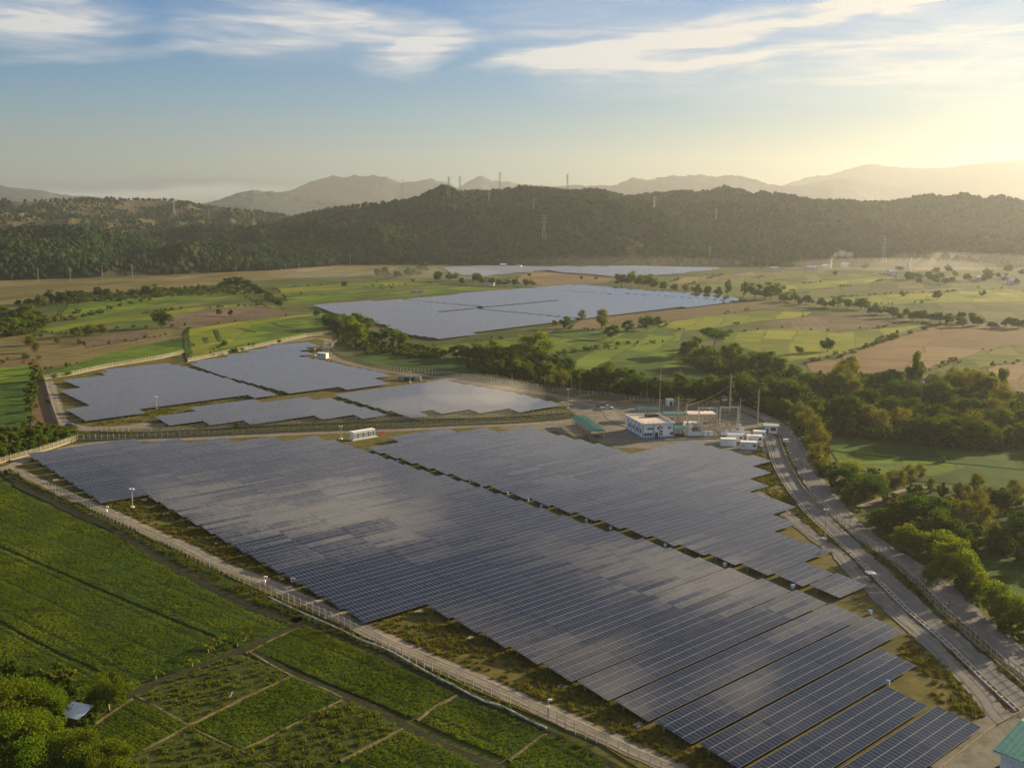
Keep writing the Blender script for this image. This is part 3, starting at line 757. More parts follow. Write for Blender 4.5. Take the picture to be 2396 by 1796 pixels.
for bi, (where, az, _, px) in enumerate(BLOCKS):
    D, N = dn_frame(az)
    pts = np.array(GP(px, 1.7)); dd = pts @ D; n_ = pts @ N
    top, bot = n_.min(), n_.max(); k = 0
    n_b = bot - .3
    while n_b - TW * .6 > top:
        yc = n_b - TW * .5; xs = []
        for j in range(len(dd)):
            a, b_ = (dd[j], n_[j]), (dd[(j + 1) % len(dd)], n_[(j + 1) % len(dd)])
            if (a[1] > yc) != (b_[1] > yc): xs.append(a[0] + (b_[0] - a[0]) * (yc - a[1]) / (b_[1] - a[1]))
        xs.sort(); piece = 0
        for x0, x1 in zip(xs[::2], xs[1::2]):
            cuts = [x0]
            if bi in GAPS:
                for gx in GAPS[bi]:
                    # the cross aisles run square to the photo's column lines
                    g_ = gx - (0.0)
                    c_ = g_ * math.cos(R(8.7)) - yc * 0 - 0
                    c_ = (D0 * gx + N0 * (-700)) @ D
                    if x0 + 15 < c_ < x1 - 15: cuts += [c_ - 3.5, c_ + 3.5]
            cuts.append(x1)
            for c0, c1 in zip(cuts[::2], cuts[1::2]):
                if c1 - c0 < 6: continue
                side = '' if len(xs) == 2 and len(cuts) == 2 else ' %s section' % ORD[piece]
                solar_table(c0, c1, n_b, az, '%s panel row%s %s' % (ordinal(k), side, where), 'panel rows ' + where, detail=bi < 4, tilt=TILT if bi < 4 else R(8.5) if bi < 6 else R(14))
                piece += 1
        n_b -= ROW_PITCH if bi < 4 else ROW_PITCH * 1.0
        k += 1

# ------------------------------------------------------------------ inverter cabinets along the aisle
inv_sp = [(840 + a / 4.424, 980 + b / 4.424) for a, b in [(185, 352), (485, 446), (805, 548), (1155, 660), (1540, 782), (1750, 846), (1968, 912), (2195, 984)]] + \
         [(1240 + a / 4.424, 1180 + b / 4.424) for a, b in [(430, 100), (925, 255), (1480, 430)]]
inv_sp2 = [(840 + a / 4.424, 980 + b / 4.424) for a, b in [(105, 355), (400, 450), (1270, 718), (1890, 912)]] + [(1240 + a / 4.424, 1180 + b / 4.424) for a, b in [(585, 178), (835, 258), (1400, 440), (2015, 640)]] + \
          [(1640 + 1090 / 5.027, 1180 + 980 / 5.027), (1854, 1377), (2036, 1436), (2077, 1601)]
cab = MB().box(0, 0, .55, .95, .5, 1.15).mesh('cabinet', M_WHITE)
awn = MB().box(0, 0, 1.78, 1.25, .95, .06).box(0, -.40, 1.62, 1.25, .05, .16).mesh('awning', simple_mat('blue_awning', (.10, .26, .62), .5))
leg_ = MB().box(0, 0, 0, .07, .07, 1.8).mesh('leg', M_STEEL)
for i, (x, y) in enumerate(inv_sp + inv_sp2):
    gx, gy = G(x, y, .3)
    near = i >= len(inv_sp)
    th = thing('inverter_cabinet', 'white inverter box with blue awning, %s from the far end, %s' % (ordinal(i if not near else i - len(inv_sp)), 'against the large block' if near else 'across the aisle'),
               'inverter', (gx, gy, 0), R(90 - ROW_AZ) + R(90), 'inverter boxes along the aisle')
    link('cabinet', cab, th); link('awning', awn, th)
    for sx in (-.55, .55): link('leg', leg_, th, (sx, .33, 0))
    th.scale = (.7, .7, .66)

# ------------------------------------------------------------------ fences
m_net = bpy.data.materials.new('chain_link'); m_net.use_nodes = True
t = NT(m_net.node_tree); t.n.clear(); o_ = t.node('ShaderNodeOutputMaterial')
tr_ = t.node('ShaderNodeBsdfTransparent'); df = t.node('ShaderNodeBsdfDiffuse'); df.inputs[0].default_value = (.50, .45, .34, 1)
mx = t.node('ShaderNodeMixShader'); mx.inputs[0].default_value = .17
t.l.new(tr_.outputs[0], mx.inputs[1]); t.l.new(df.outputs[0], mx.inputs[2]); t.l.new(mx.outputs[0], o_.inputs[0])

def fence(name, label, px, cat='fence', h=2.3, sp=2.15, pw=.2, wall=.35, sm=True, group=None, arm=.35, net=True, postmat=None, sl=1.0):
    P = smooth(GP(px), 4) if sm else GP(px)
    c = P[len(P) // 2]
    th = thing(name, label, cat, (c[0], c[1], 0), 0, group)
    loc = lambda q: (q[0] - c[0], q[1] - c[1])
    if wall > .05:
        mb = MB()
        for a, b_ in zip(P, P[1:]):
            a_, e_ = loc(a), loc(b_); L = math.dist(a, b_)
            mb.box((a_[0] + e_[0]) / 2, (a_[1] + e_[1]) / 2, -.05, L, .15, wall + .05, math.atan2(b_[1] - a[1], b_[0] - a[0]))
        mb.obj('base_wall', M_CONC_OLD, th)
    if net:
        mb = MB()
        for a, b_ in zip(P, P[1:]):
            a_, e_ = loc(a), loc(b_)
            mb.add([(a_[0], a_[1], wall), (e_[0], e_[1], wall), (e_[0], e_[1], h * .9), (a_[0], a_[1], h * .9)], [(0, 1, 2, 3)])
        mb.obj('wire_net', m_net, th)
        mb = MB()
        for z in (h * .9, h * .55):
            for a, b_ in zip(P, P[1:]): mb.tube(loc(a) + (z,), loc(b_) + (z,), .035, .035, 4, False)
        mb.obj('rail', M_STEEL, th)
    sp_ = along(P, sp)
    pm = MB().box(0, 0, -.1, pw, pw, h + .1, 0, .8)
    if arm: pm.tube((0, 0, h - .05), (0, -arm, h + arm * .9), pw * .4, pw * .35, 5)
    me = pm.mesh('post', postmat or M_POST)
    sp_.sort(key=lambda q: q[0] ** 2 + q[1] ** 2)
    for q in sp_[:100]:
        o = link('post', me, th, loc(q) + (0,)); o.rotation_euler = (R(random.uniform(-2, 2)), R(random.uniform(-2, 2)), q[2])
    if len(sp_) > 100:
        mb = MB()
        for q in sp_[100:]:
            l_ = loc(q); mb.box(l_[0], l_[1], -.1, pw, pw, h + .1, q[2], .85)
        o = mb.obj('post', postmat or M_POST, th); o['kind'] = 'stuff'
    return th

fence('perimeter_fence', 'long fence of pale concrete posts beside the gravel road and crops', [(49, 1115), (102, 1140), (152, 1160), (197, 1185), (252, 1214), (316, 1243), (369, 1265), (418, 1293), (452, 1311), (557, 1359), (658, 1404), (800, 1465.5), (850, 1491), (911, 1522), (977, 1556), (1047, 1585), (1103, 1611.7), (1190, 1646), (1280, 1681), (1332, 1713), (1404, 1742), (1453, 1763), (1509, 1791), (1590, 1832)], pw=.14, wall=0, arm=.3)
fence('perimeter_fence', 'concrete post fence along the south bank of the weedy ditch', [(0, 1084), (45, 1072), (92, 1059), (125, 1049), (180, 1031), (215, 1030), (279, 1029), (368, 1025), (560, 1017), (741, 1009), (890, 1003), (995, 998.5), (1090, 994), (1207, 989), (1334, 979)], h=2.2, wall=.55)
fence('perimeter_fence', 'concrete post fence along the north bank of the weedy ditch', [(212, 1011), (308, 1013), (404, 1010), (560, 1000.5), (720, 992.5), (880, 986.5), (1031, 981.6), (1168, 978), (1339, 967)], h=2.1, wall=.6)
fence('perimeter_fence', 'small-looking fence between the green rice fields and middle panel block', [(103, 888), (169, 878), (252, 860), (370, 840), (431, 827)], h=2.4, wall=.7)
fence('perimeter_fence', 'fence under the yellow-green rice field, climbing away from its corner', [(431, 827), (436, 835), (439, 847)] + [(500, 834), (560, 821.6), (655, 801), (717, 788), (780, 780)], h=2.4, wall=.7, sm=False)
fence('boundary_wall', 'low pale wall beside the short west gravel road', [(103, 888), (110, 913), (117, 938), (137, 996)], 'wall', h=1.5, wall=1.2, net=False, arm=0)
fence('perimeter_fence', 'curving fence between the dark green field and perimeter road', [(788, 803), (777, 812), (775, 819), (785, 828), (807, 836), (853, 851), (894, 863), (957, 871.5), (1002, 874), (1100, 887), (1222, 906.5), (1344, 921.5), (1417, 929), (1480, 937), (1552, 948), (1625, 952), (1697, 948)], h=2.5, wall=.3, pw=.17)
fence('perimeter_fence', 'low concrete post fence behind the switchyard', [(1530, 973), (1580, 972), (1640, 968), (1690, 965), (1730, 962)], h=1.5, wall=.7, arm=0)
fence('roadside_fence', 'tall wire fence on concrete posts between the two paved roads', [(1888, 1160), (1918, 1185), (1965, 1227), (2025, 1275), (2096, 1327), (2137, 1366), (2198, 1431), (2263, 1491), (2329, 1549), (2396, 1607), (2470, 1680)], h=2.6, wall=.5, pw=.16)
fence('boundary_wall', 'low tan wall following the paved road down from the guardhouse', [(1821, 1016), (1838, 1070), (1864, 1120), (1888, 1159)], 'wall', h=1.0, wall=.9, net=False, arm=0, sp=6)
fence('boundary_wall', 'low concrete wall around the corner building yard', [(2400, 1662), (2387, 1672), (2329, 1703), (2270, 1748), (2208, 1798), (2180, 1822)], 'wall', h=.9, wall=.8, net=False, arm=0, sp=5, sm=False)
fence('guard_kerb', 'low row of pale kerb blocks in front of the control building', [(1430, 1036), (1460, 1037), (1530, 1034), (1600, 1030), (1660, 1028), (1700, 1026)], 'kerb', h=.7, wall=.45, net=False, arm=0, sp=2.4, pw=.4, sm=False)

# concrete drain with cross struts, between the panels and the inner road
P = smooth(GP([(1793, 1025), (1811, 1087), (1841, 1141), (1888, 1203), (1945, 1256), (2007, 1313), (2051, 1357), (2129, 1436), (2208, 1502), (2290, 1583), (2382, 1668)]), 4)
th = thing('drain_channel', 'narrow ladder-like concrete drain between the panels and inner road', 'drain', P[len(P) // 2] + (0,))
c = P[len(P) // 2]
for s_ in (-.45, .45):
    mb = MB()
    for a, b_ in zip(P, P[1:]):
        ang = math.atan2(b_[1] - a[1], b_[0] - a[0]); nx_, ny_ = -math.sin(ang) * s_, math.cos(ang) * s_
        mb.box((a[0] + b_[0]) / 2 - c[0] + nx_, (a[1] + b_[1]) / 2 - c[1] + ny_, 0, math.dist(a, b_) + .05, .16, .62, ang)
    mb.obj('side_wall', M_CONC, th)
sl = along(P, 2.0); sl.sort(key=lambda q: q[0] ** 2 + q[1] ** 2)
stm = MB().box(0, 0, .42, .3, .74, .14).mesh('strut', M_CONC)
for q in sl[:100]:
    o = link('strut', stm, th, (q[0] - c[0], q[1] - c[1], 0)); o.rotation_euler = (0, 0, q[2])
if len(sl) > 100:
    mb = MB()
    for q in sl[100:]: mb.box(q[0] - c[0], q[1] - c[1], .42, .3, .74, .14, q[2])
    mb.obj('strut', M_CONC, th)['kind'] = 'stuff'
mb = MB().box(0, 0, .3, 2.2, 1.9, .38)
q = G(2036, 1344); tag(mb.obj('drain_cover', M_WHITE, None, loc=(q[0], q[1], 0)), 'pale concrete slab covering the ladder-like drain', 'slab')
# pale pipe in the ditch below the long fence
P = smooth(GP([(629, 1400), (700, 1434), (760, 1460), (800, 1478), (840, 1499), (880, 1513), (920, 1531), (979, 1565), (1019, 1587), (1060, 1607), (1100, 1629), (1133, 1645), (1169, 1654), (1205, 1672), (1234, 1688), (1278, 1708)]), 2.5)
mb = MB(); mb.path([(x, y, .42) for x, y in P], .20, 6)
tag(mb.obj('irrigation_pipe', simple_mat('pale_pipe', (.42, .44, .42), .6), None, True), 'pale pipe lying in the ditch below the long concrete post fence', 'pipe')
# ------------------------------------------------------------------ foliage prototypes
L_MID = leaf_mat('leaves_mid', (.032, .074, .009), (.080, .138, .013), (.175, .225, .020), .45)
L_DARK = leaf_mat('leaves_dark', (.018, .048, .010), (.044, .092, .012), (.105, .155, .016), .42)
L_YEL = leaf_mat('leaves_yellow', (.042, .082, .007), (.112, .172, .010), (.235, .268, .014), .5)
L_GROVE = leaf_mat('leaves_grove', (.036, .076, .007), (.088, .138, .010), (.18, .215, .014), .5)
L_OLIVE = leaf_mat('leaves_olive', (.060, .080, .018), (.12, .13, .026), (.21, .195, .042), .45)
L_CROP = leaf_mat('leaves_crop', (.034, .076, .006), (.088, .156, .009), (.20, .25, .014), .42, .25, True, 4.0)
L_WEED = leaf_mat('leaves_weed', (.045, .072, .012), (.095, .125, .018), (.17, .175, .035), .35, .15)
L_GRASS = leaf_mat('leaves_drygrass', (.070, .078, .016), (.13, .122, .024), (.20, .172, .042), .35, .12)

def leaf_quads(C, size, rg, flat=0.0, up=None):
    """one randomly turned leaf face at every centre"""
    n = len(C)
    a = rg.normal(size=(n, 3)); a[:, 2] *= (1 - flat); a /= np.linalg.norm(a, axis=1, keepdims=True) + 1e-9
    b = rg.normal(size=(n, 3)); b[:, 2] *= (1 - flat)
    b -= a * (a * b).sum(1, keepdims=True); b /= np.linalg.norm(b, axis=1, keepdims=True) + 1e-9
    s = size * rg.uniform(.55, 1.25, (n, 1))
    a = a * s * .5; b = b * s * .36
    V = np.stack([C - a, C - b * .9, C + a, C + b], 1).reshape(-1, 3)
    return V, np.arange(n * 4).reshape(-1, 4)

def crown_points(kind, n, rg, clumps):
    """points in a crown of unit height standing on z = 0 (trunk below), gathered in clumps"""
    if kind == 'broad': cz, rx, rz_, z0 = .53, .50, .46, .0
    elif kind == 'tall': cz, rx, rz_, z0 = .53, .26, .48, .05
    elif kind == 'umbrella': cz, rx, rz_, z0 = .76, .66, .22, .5
    elif kind == 'bush': cz, rx, rz_, z0 = .45, .52, .50, .0
    elif kind == 'feather': cz, rx, rz_, z0 = .50, .44, .48, .0
    else: cz, rx, rz_, z0 = .55, .44, .44, .05
    u = rg.normal(size=(clumps, 3)); u /= np.linalg.norm(u, axis=1, keepdims=True)
    rad = rg.uniform(.15, 1.0, (clumps, 1)) ** .5
    cc = u * rad * .82
    cc[:, 0] *= 1 + .22 * np.sin(rg.uniform(0, 6)); cs = rg.uniform(.22, .44, clumps) * (1.25 if kind == 'umbrella' else 1.0)
    idx = rg.integers(0, clumps, n)
    v = rg.normal(size=(n, 3)); v /= np.linalg.norm(v, axis=1, keepdims=True)
    q = cc[idx] + v * (rg.uniform(0, 1, (n, 1)) ** .42) * cs[idx][:, None] * np.array([1, 1, .8])
    if kind == 'feather': q += rg.normal(size=q.shape) * .10
    P = np.stack([q[:, 0] * rx, q[:, 1] * rx, cz + q[:, 2] * rz_], 1)
    P[:, 2] = np.maximum(P[:, 2], z0 * .6 + .02)
    return P, np.stack([cc[:, 0] * rx, cc[:, 1] * rx, cz + cc[:, 2] * rz_], 1)

def make_proto(kind, height, n, leaf, mat, seed, clumps=18, bark=None):
    rg = np.random.default_rng(seed)
    P, cc = crown_points(kind, n, rg, clumps)
    V, Q = leaf_quads(P * height, leaf, rg)
    crown = np_mesh('crown', V, Q, mat)
    mb = MB(); r = height * .024
    top = Vector((rg.normal() * .02 * height, rg.normal() * .02 * height, height * (.42 if kind != 'umbrella' else .62)))
    mid = Vector((rg.normal() * .012 * height, rg.normal() * .012 * height, top.z * .5))
    mb.tube((0, 0, -.2), mid, r * 1.3, r, 7); mb.tube(mid, top, r, r * .7, 7)
    for c_ in cc[:7]:
        q = Vector(c_) * height
        mb.tube(top if q.z > top.z else mid, q, r * .5, r * .15, 5, False)
    trunk = mb.mesh('trunk', bark or M_WOOD, True)
    return crown, trunk, height

PROTO = {}
def proto(key, *a, **k): PROTO.setdefault(key, []).append(make_proto(*a, **k))
for s in range(3):
    proto('broad', 'broad', 10, 5200, .52, L_MID, 100 + s, 26)
    proto('dark', 'broad', 10, 5200, .52, L_DARK, 120 + s, 26)
    proto('yellow', 'broad', 10, 6500, .44, L_YEL, 140 + s, 30)
    proto('tall', 'tall', 12, 4200, .55, L_MID, 160 + s, 18)
    proto('olive', 'feather', 9, 3400, .45, L_OLIVE, 180 + s, 20)
    proto('shrub', 'bush', 4, 1800, .36, L_MID, 200 + s, 12)
    proto('farbroad', 'broad', 10, 1500, 1.0, L_DARK if s else L_MID, 220 + s, 14)
    proto('farshrub', 'bush', 4, 600, .7, L_MID if s else L_OLIVE, 240 + s, 9)
proto('umbrella', 'umbrella', 11, 4200, .6, L_DARK, 300, 20)
for s in range(3):
    proto('nearyellow', 'broad', 9, 15000, .28, L_GROVE, 320 + s, 34)
    proto('nearbroad', 'broad', 9, 14000, .28, L_MID, 340 + s, 30)

def tree(kind, x, y, hpx, label, group=None, name='tree', cat='tree', wide=1.0):
    crown, trunk, h0 = random.choice(PROTO[kind])
    gx, gy = G(x, y)
    h = hpx * mpp(x, y); s = h / h0
    th = thing(name, label, cat, (gx, gy, 0), random.uniform(0, 6.283), group)
    w_ = s * wide * random.uniform(.92, 1.1)
    th.scale = (w_, w_, s)
    link('crown', crown, th); link('trunk', trunk, th)
    return th

TR = []
def trees(kind, label, group, lst, name='tree', cat='tree', wide=1.0):
    for q in lst: tree(kind, q[0], q[1], q[2], label, group, name, cat, q[3] if len(q) > 3 else wide)

# grove in the near corner, round the hut
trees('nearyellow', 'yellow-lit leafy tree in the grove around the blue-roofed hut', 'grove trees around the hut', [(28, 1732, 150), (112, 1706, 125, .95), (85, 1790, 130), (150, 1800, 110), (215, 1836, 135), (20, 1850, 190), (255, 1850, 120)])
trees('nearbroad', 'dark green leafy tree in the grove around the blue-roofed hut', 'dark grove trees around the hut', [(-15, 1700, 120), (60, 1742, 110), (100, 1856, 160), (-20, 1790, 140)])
tree('nearbroad', 255, 1662, 92, 'round bushy tree by the earth bund beside the blue-roofed hut', None, 'tree', 'tree', 1.25)
# right side, along the public road
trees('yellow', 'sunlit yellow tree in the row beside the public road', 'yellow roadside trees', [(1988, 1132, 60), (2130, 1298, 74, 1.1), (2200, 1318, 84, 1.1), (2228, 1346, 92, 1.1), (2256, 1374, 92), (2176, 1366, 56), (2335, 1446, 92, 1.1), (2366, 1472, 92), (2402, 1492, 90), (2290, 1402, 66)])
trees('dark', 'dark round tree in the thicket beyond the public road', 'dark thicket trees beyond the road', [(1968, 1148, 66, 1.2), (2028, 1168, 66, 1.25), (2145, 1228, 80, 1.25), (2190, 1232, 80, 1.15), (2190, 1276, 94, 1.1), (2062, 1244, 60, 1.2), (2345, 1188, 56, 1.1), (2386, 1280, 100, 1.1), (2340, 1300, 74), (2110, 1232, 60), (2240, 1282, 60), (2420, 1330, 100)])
tree('yellow', 1978, 1178, 42, 'small sunlit tree alone at the dirt track mouth', None, 'tree', 'tree', .8)
trees('olive', 'thin pale sapling in the scrub beyond the dark thicket', 'pale saplings beyond the thicket', [(2062, 1152, 44), (2100, 1140, 48), (2128, 1128, 44), (2152, 1120, 38), (2178, 1150, 34), (2240, 1160, 36), (2262, 1180, 48), (2285, 1200, 60), (2300, 1232, 64), (2255, 1232, 64), (2318, 1262, 50), (2228, 1200, 44), (2285, 1150, 46), (2368, 1160, 42), (2376, 1180, 52), (2310, 1170, 38), (2080, 1128, 30)])
trees('olive', 'sunlit olive tree in the row beside the guardhouse', 'olive trees behind the guardhouse', [(1872, 990, 52), (1886, 1012, 58), (1902, 1032, 62, 1.1), (1914, 1062, 62, 1.1), (1906, 1088, 58), (1922, 1106, 48)])
# dense creek belt on the right: the dark trees fill a traced outline
rb = random.Random(3)
belt = [(1835, 935), (1950, 905), (2040, 905), (2120, 925), (2396, 945), (2420, 1050), (2240, 1055), (2060, 1035), (1950, 1020), (1900, 985)]
n_ = 0
while n_ < 62:
    x, y = rb.uniform(1835, 2420), rb.uniform(905, 1055)
    if in_poly(np.array([[x, y]]), belt)[0]:
        k = rb.choice(['dark', 'dark', 'dark', 'broad', 'olive'])
        tree(k, x, y, rb.uniform(44, 74), {'dark': 'dark crowded tree in the creek belt behind the green field', 'broad': 'mid green crowded tree in the creek belt behind the green field', 'olive': 'brownish thin tree in the creek belt behind the green field'}[k], {'dark': 'dark creek belt trees', 'broad': 'mid green creek belt trees', 'olive': 'brownish creek belt trees'}[k], 'tree', 'tree', 1.15); n_ += 1
tree('tall', 1985, 908, 82, 'tall narrow tree rising in front of the brown field')
tree('tall', 2138, 915, 92, 'tallest tree beside a pale pole, before the large brown field')
tree('tall', 2332, 930, 84, 'tall tree at the end of the hedge in the brown fields')
trees('olive', 'sunlit mixed tree in the clump at the foot of the field hedge', 'clump trees between the brown fields', [(2190, 928, 56), (2215, 925, 60), (2240, 930, 66), (2262, 925, 58), (2290, 932, 66), (2312, 940, 62), (2180, 905, 34), (2230, 898, 40), (2265, 895, 40)])
tree('olive', 2055, 1016, 66, 'thin tree with bare pale trunk at the edge of the green field')
# central belt
CB = [(1068, 838, 36), (1092, 840, 32), (1112, 842, 44), (1152, 856, 50), (1182, 868, 64), (1262, 872, 58), (1302, 876, 54), (1322, 870, 40), (1240, 892, 46), (1392, 915, 62), (1422, 910, 66), (1452, 918, 64), (1478, 925, 54)]
trees('dark', 'dark tree in the belt between the two solar fields', 'dark belt trees between the solar fields', CB, wide=1.1)
trees('broad', 'mid green tree in the belt between the two solar fields', 'mid green belt trees between the solar fields', [(1138, 842, 40), (1206, 842, 42), (1166, 882, 44), (1216, 884, 50), (1282, 886, 44), (1352, 905, 46), (1372, 915, 48), (1100, 870, 24), (1130, 878, 26), (1330, 898, 34)])
tree('yellow', 1252, 858, 86, 'tall sunlit tree standing highest in the central belt', None, 'tree', 'tree', 1.0)
trees('yellow', 'yellow sunlit tree in the belt between the two solar fields', 'yellow belt trees between the solar fields', [(1155, 832, 40), (1230, 874, 44), (1285, 905, 30)])
tree('olive', 1312, 912, 48, 'rounded bare-branched brownish tree by the perimeter fence', None, 'tree', 'tree', 1.2)
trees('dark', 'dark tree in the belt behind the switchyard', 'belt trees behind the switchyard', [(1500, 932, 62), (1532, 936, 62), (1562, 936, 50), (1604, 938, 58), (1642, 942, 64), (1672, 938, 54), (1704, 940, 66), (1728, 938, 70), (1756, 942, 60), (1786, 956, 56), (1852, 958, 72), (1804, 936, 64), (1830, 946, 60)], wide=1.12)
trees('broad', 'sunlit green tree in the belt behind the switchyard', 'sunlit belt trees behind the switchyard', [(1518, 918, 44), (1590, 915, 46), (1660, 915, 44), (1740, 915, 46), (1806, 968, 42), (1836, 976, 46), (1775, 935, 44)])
trees('broad', 'bushy tree in the clump between green fields and brown field', 'clump trees between the green fields', [(1612, 836, 44), (1642, 856, 46), (1702, 858, 56), (1742, 868, 44), (1792, 870, 54), (1822, 878, 48), (1670, 868, 40), (1765, 860, 40), (1855, 890, 40), (1630, 815, 30), (1720, 838, 40), (1885, 905, 40)], wide=1.1)
tree('umbrella', 1670, 826, 62, 'flat-topped umbrella tree rising above the clump', None, 'tree', 'tree', .95)
tree('dark', 1936, 822, 36, 'lone round tree on the yellow-green field beside the hedge', None, 'tree', 'tree', 1.2)
tree('broad', 1869, 828, 20, 'very small lone tree on the yellow-green field', None, 'tree', 'tree', 1.1)
tree('yellow', 826, 814, 76, 'large pale feathery tree beside the bend of the perimeter road', None, 'tree', 'tree', 1.0)
tree('dark', 893, 802, 38, 'dark round tree below the corner of the far solar field', None, 'tree', 'tree', 1.2)
tree('broad', 932, 810, 44, 'bright round tree beside the corner of the far solar field', None, 'tree', 'tree', 1.1)
trees('broad', 'bushy tree in the group left of the far solar field corner', 'bushes by the far solar field corner', [(772, 768, 30), (790, 772, 34), (808, 766, 34), (836, 768, 38), (855, 775, 34), (865, 800, 30), (742, 742, 20)], wide=1.2)
trees('farshrub', 'low dark shrub in the hedge below the far solar field', 'hedge shrubs below the far solar field', [(958, 816, 18), (975, 820, 20), (992, 822, 20), (1008, 826, 20), (1024, 830, 22), (1042, 834, 22), (940, 830, 14), (860, 830, 14), (905, 828, 14)], 'shrub', 'shrub', 1.2)
# field trees in the middle distance
tree('dark', 1323, 768, 32, 'round dark tree at the lower edge of the far solar field', None, 'tree', 'tree', 1.25)
tree('olive', 1408, 770, 48, 'feathery tall tree at the lower edge of the far solar field')
tree('dark', 1430, 792, 36, 'dark tree standing lowest on the green field below the brown strip')
tree('dark', 1468, 777, 32, 'slim dark tree between the green field and brown strip')
tree('dark', 1513, 772, 36, 'wide twin-crowned tree beside the brown strip', None, 'tree', 'tree', 1.25)
tree('broad', 1540, 764, 26, 'small tree at the end of the brown strip')
tree('olive', 1362, 748, 24, 'thin tree standing against the far solar field')
tree('farshrub', 1300, 762, 16, 'small round bush by the far solar field edge', None, 'shrub', 'shrub')
trees('farbroad', 'tree in the row along the back corner of the far solar field', 'row trees behind the far solar field', [(1455, 670, 32), (1476, 670, 36), (1497, 672, 30), (1516, 674, 34), (1532, 678, 28), (1552, 680, 22), (1576, 682, 20), (1602, 684, 20), (1630, 690, 26), (1656, 692, 24), (1680, 694, 24)], wide=1.15)
trees('tall', 'slim pale tree at the tip of the far solar field', 'slim trees at the far field tip', [(1702, 692, 38), (1740, 697, 42)])
trees('farbroad', 'rounded dark tree at the tip of the far solar field', 'round trees at the far field tip', [(1765, 699, 38), (1790, 700, 42), (1804, 702, 34), (1822, 700, 38)], wide=1.1)
hed = smooth([(1830, 706), (1900, 714), (1950, 722), (2010, 724), (2050, 736), (2120, 746), (2200, 756), (2300, 764), (2400, 772)], 13)
trees('farbroad', 'dark bushy tree in the long hedge across the hazy fields', 'hedge trees across the hazy fields', [(x + rb.uniform(-4, 4), y + rb.uniform(-5, 5), rb.uniform(15, 28)) for x, y in hed[:42:1]], wide=1.2)
for q, lab in [((2110, 696, 16), 'small round lone tree on the hazy field, nearest the chimneys'), ((2193, 701, 22), 'largest lone tree on the hazy field'), ((2298, 694, 16), 'small round lone tree at the far end of the hazy field'), ((1954, 645, 12), 'tiny lone tree in front of the smoking chimney')]:
    tree('farbroad', *q, lab, None, 'tree', 'tree', 1.3)
vt = []
for i in range(34): vt.append((rb.uniform(2090, 2420), rb.uniform(634, 668), rb.uniform(12, 20)))
trees('farbroad', 'hazy tree among the far village houses', 'far village trees', vt, wide=1.3)
trees('farbroad', 'hazy tree in the belt at the foot of the wooded hill', 'far trees at the hill foot', [(rb.uniform(1700, 2100), rb.uniform(622, 632), rb.uniform(9, 16)) for i in range(14)], wide=1.3)
tr_l = [(95, 714, 24), (125, 710, 34), (150, 710, 30), (170, 706, 30), (190, 702, 24), (200, 699, 16), (230, 694, 24), (250, 694, 20), (310, 692, 16), (340, 692, 24), (358, 692, 28), (40, 716, 16), (65, 714, 16), (465, 682, 18), (500, 680, 12), (515, 676, 16), (535, 674, 26), (560, 674, 30), (585, 678, 26), (610, 692, 22), (630, 702, 20), (652, 718, 20), (596, 684, 20)]
trees('farbroad', 'dark tree in the line across the left-hand fields below the dark hill'.replace('left-hand ', ''), 'tree line below the dark hill', tr_l, wide=1.2)
trees('broad', 'leafy tree in the clump at the near end of the tree line', 'clump at the end of the tree line', [(10, 748, 38), (35, 752, 32), (62, 750, 40), (66, 762, 32), (84, 760, 28), (94, 748, 24), (25, 776, 38), (8, 780, 32), (48, 770, 30)], wide=1.1)
trees('farshrub', 'low shrub in the rough hedge across the green strips', 'rough hedge shrubs', [(110, 756, 16), (130, 754, 15), (150, 750, 14), (170, 748, 14), (196, 744, 14), (215, 740, 14), (235, 736, 14), (258, 724, 12), (280, 718, 12), (305, 714, 12), (330, 708, 10), (180, 735, 16), (350, 704, 10)], 'shrub', 'shrub', 1.3)
tree('dark', 380, 768, 46, 'big lone tree standing alone before the ploughed field', None, 'tree', 'tree', 1.0)
trees('olive', 'greyish bush tree beside the small ploughed plot', 'grey bush trees beside the plot', [(180, 790, 26), (212, 786, 28), (240, 783, 26), (136, 804, 18), (70, 808, 26), (86, 824, 24), (196, 784, 22)], wide=1.3)
for x, y in ((515, 738), (540, 740)): tree('farbroad', x, y, 16, 'small tree on the ploughed field', 'small trees on the ploughed field', 'tree', 'tree', 1.2)
trees('farbroad', 'distant tree in the clumps left of the farthest solar field'.replace('left of', 'beside'), 'distant clump trees', [(884, 650, 22), (900, 648, 24), (930, 652, 20), (960, 650, 26), (975, 648, 24), (986, 640, 30), (1025, 660, 26), (1050, 657, 20), (1068, 657, 20), (1080, 665, 16), (1115, 662, 24), (1130, 667, 22), (1150, 668, 20), (1170, 670, 18), (1185, 670, 20), (1205, 670, 18), (1230, 670, 18), (1245, 670, 16), (1238, 648, 10), (1360, 655, 10), (1395, 655, 10), (806, 672, 14)], wide=1.2)
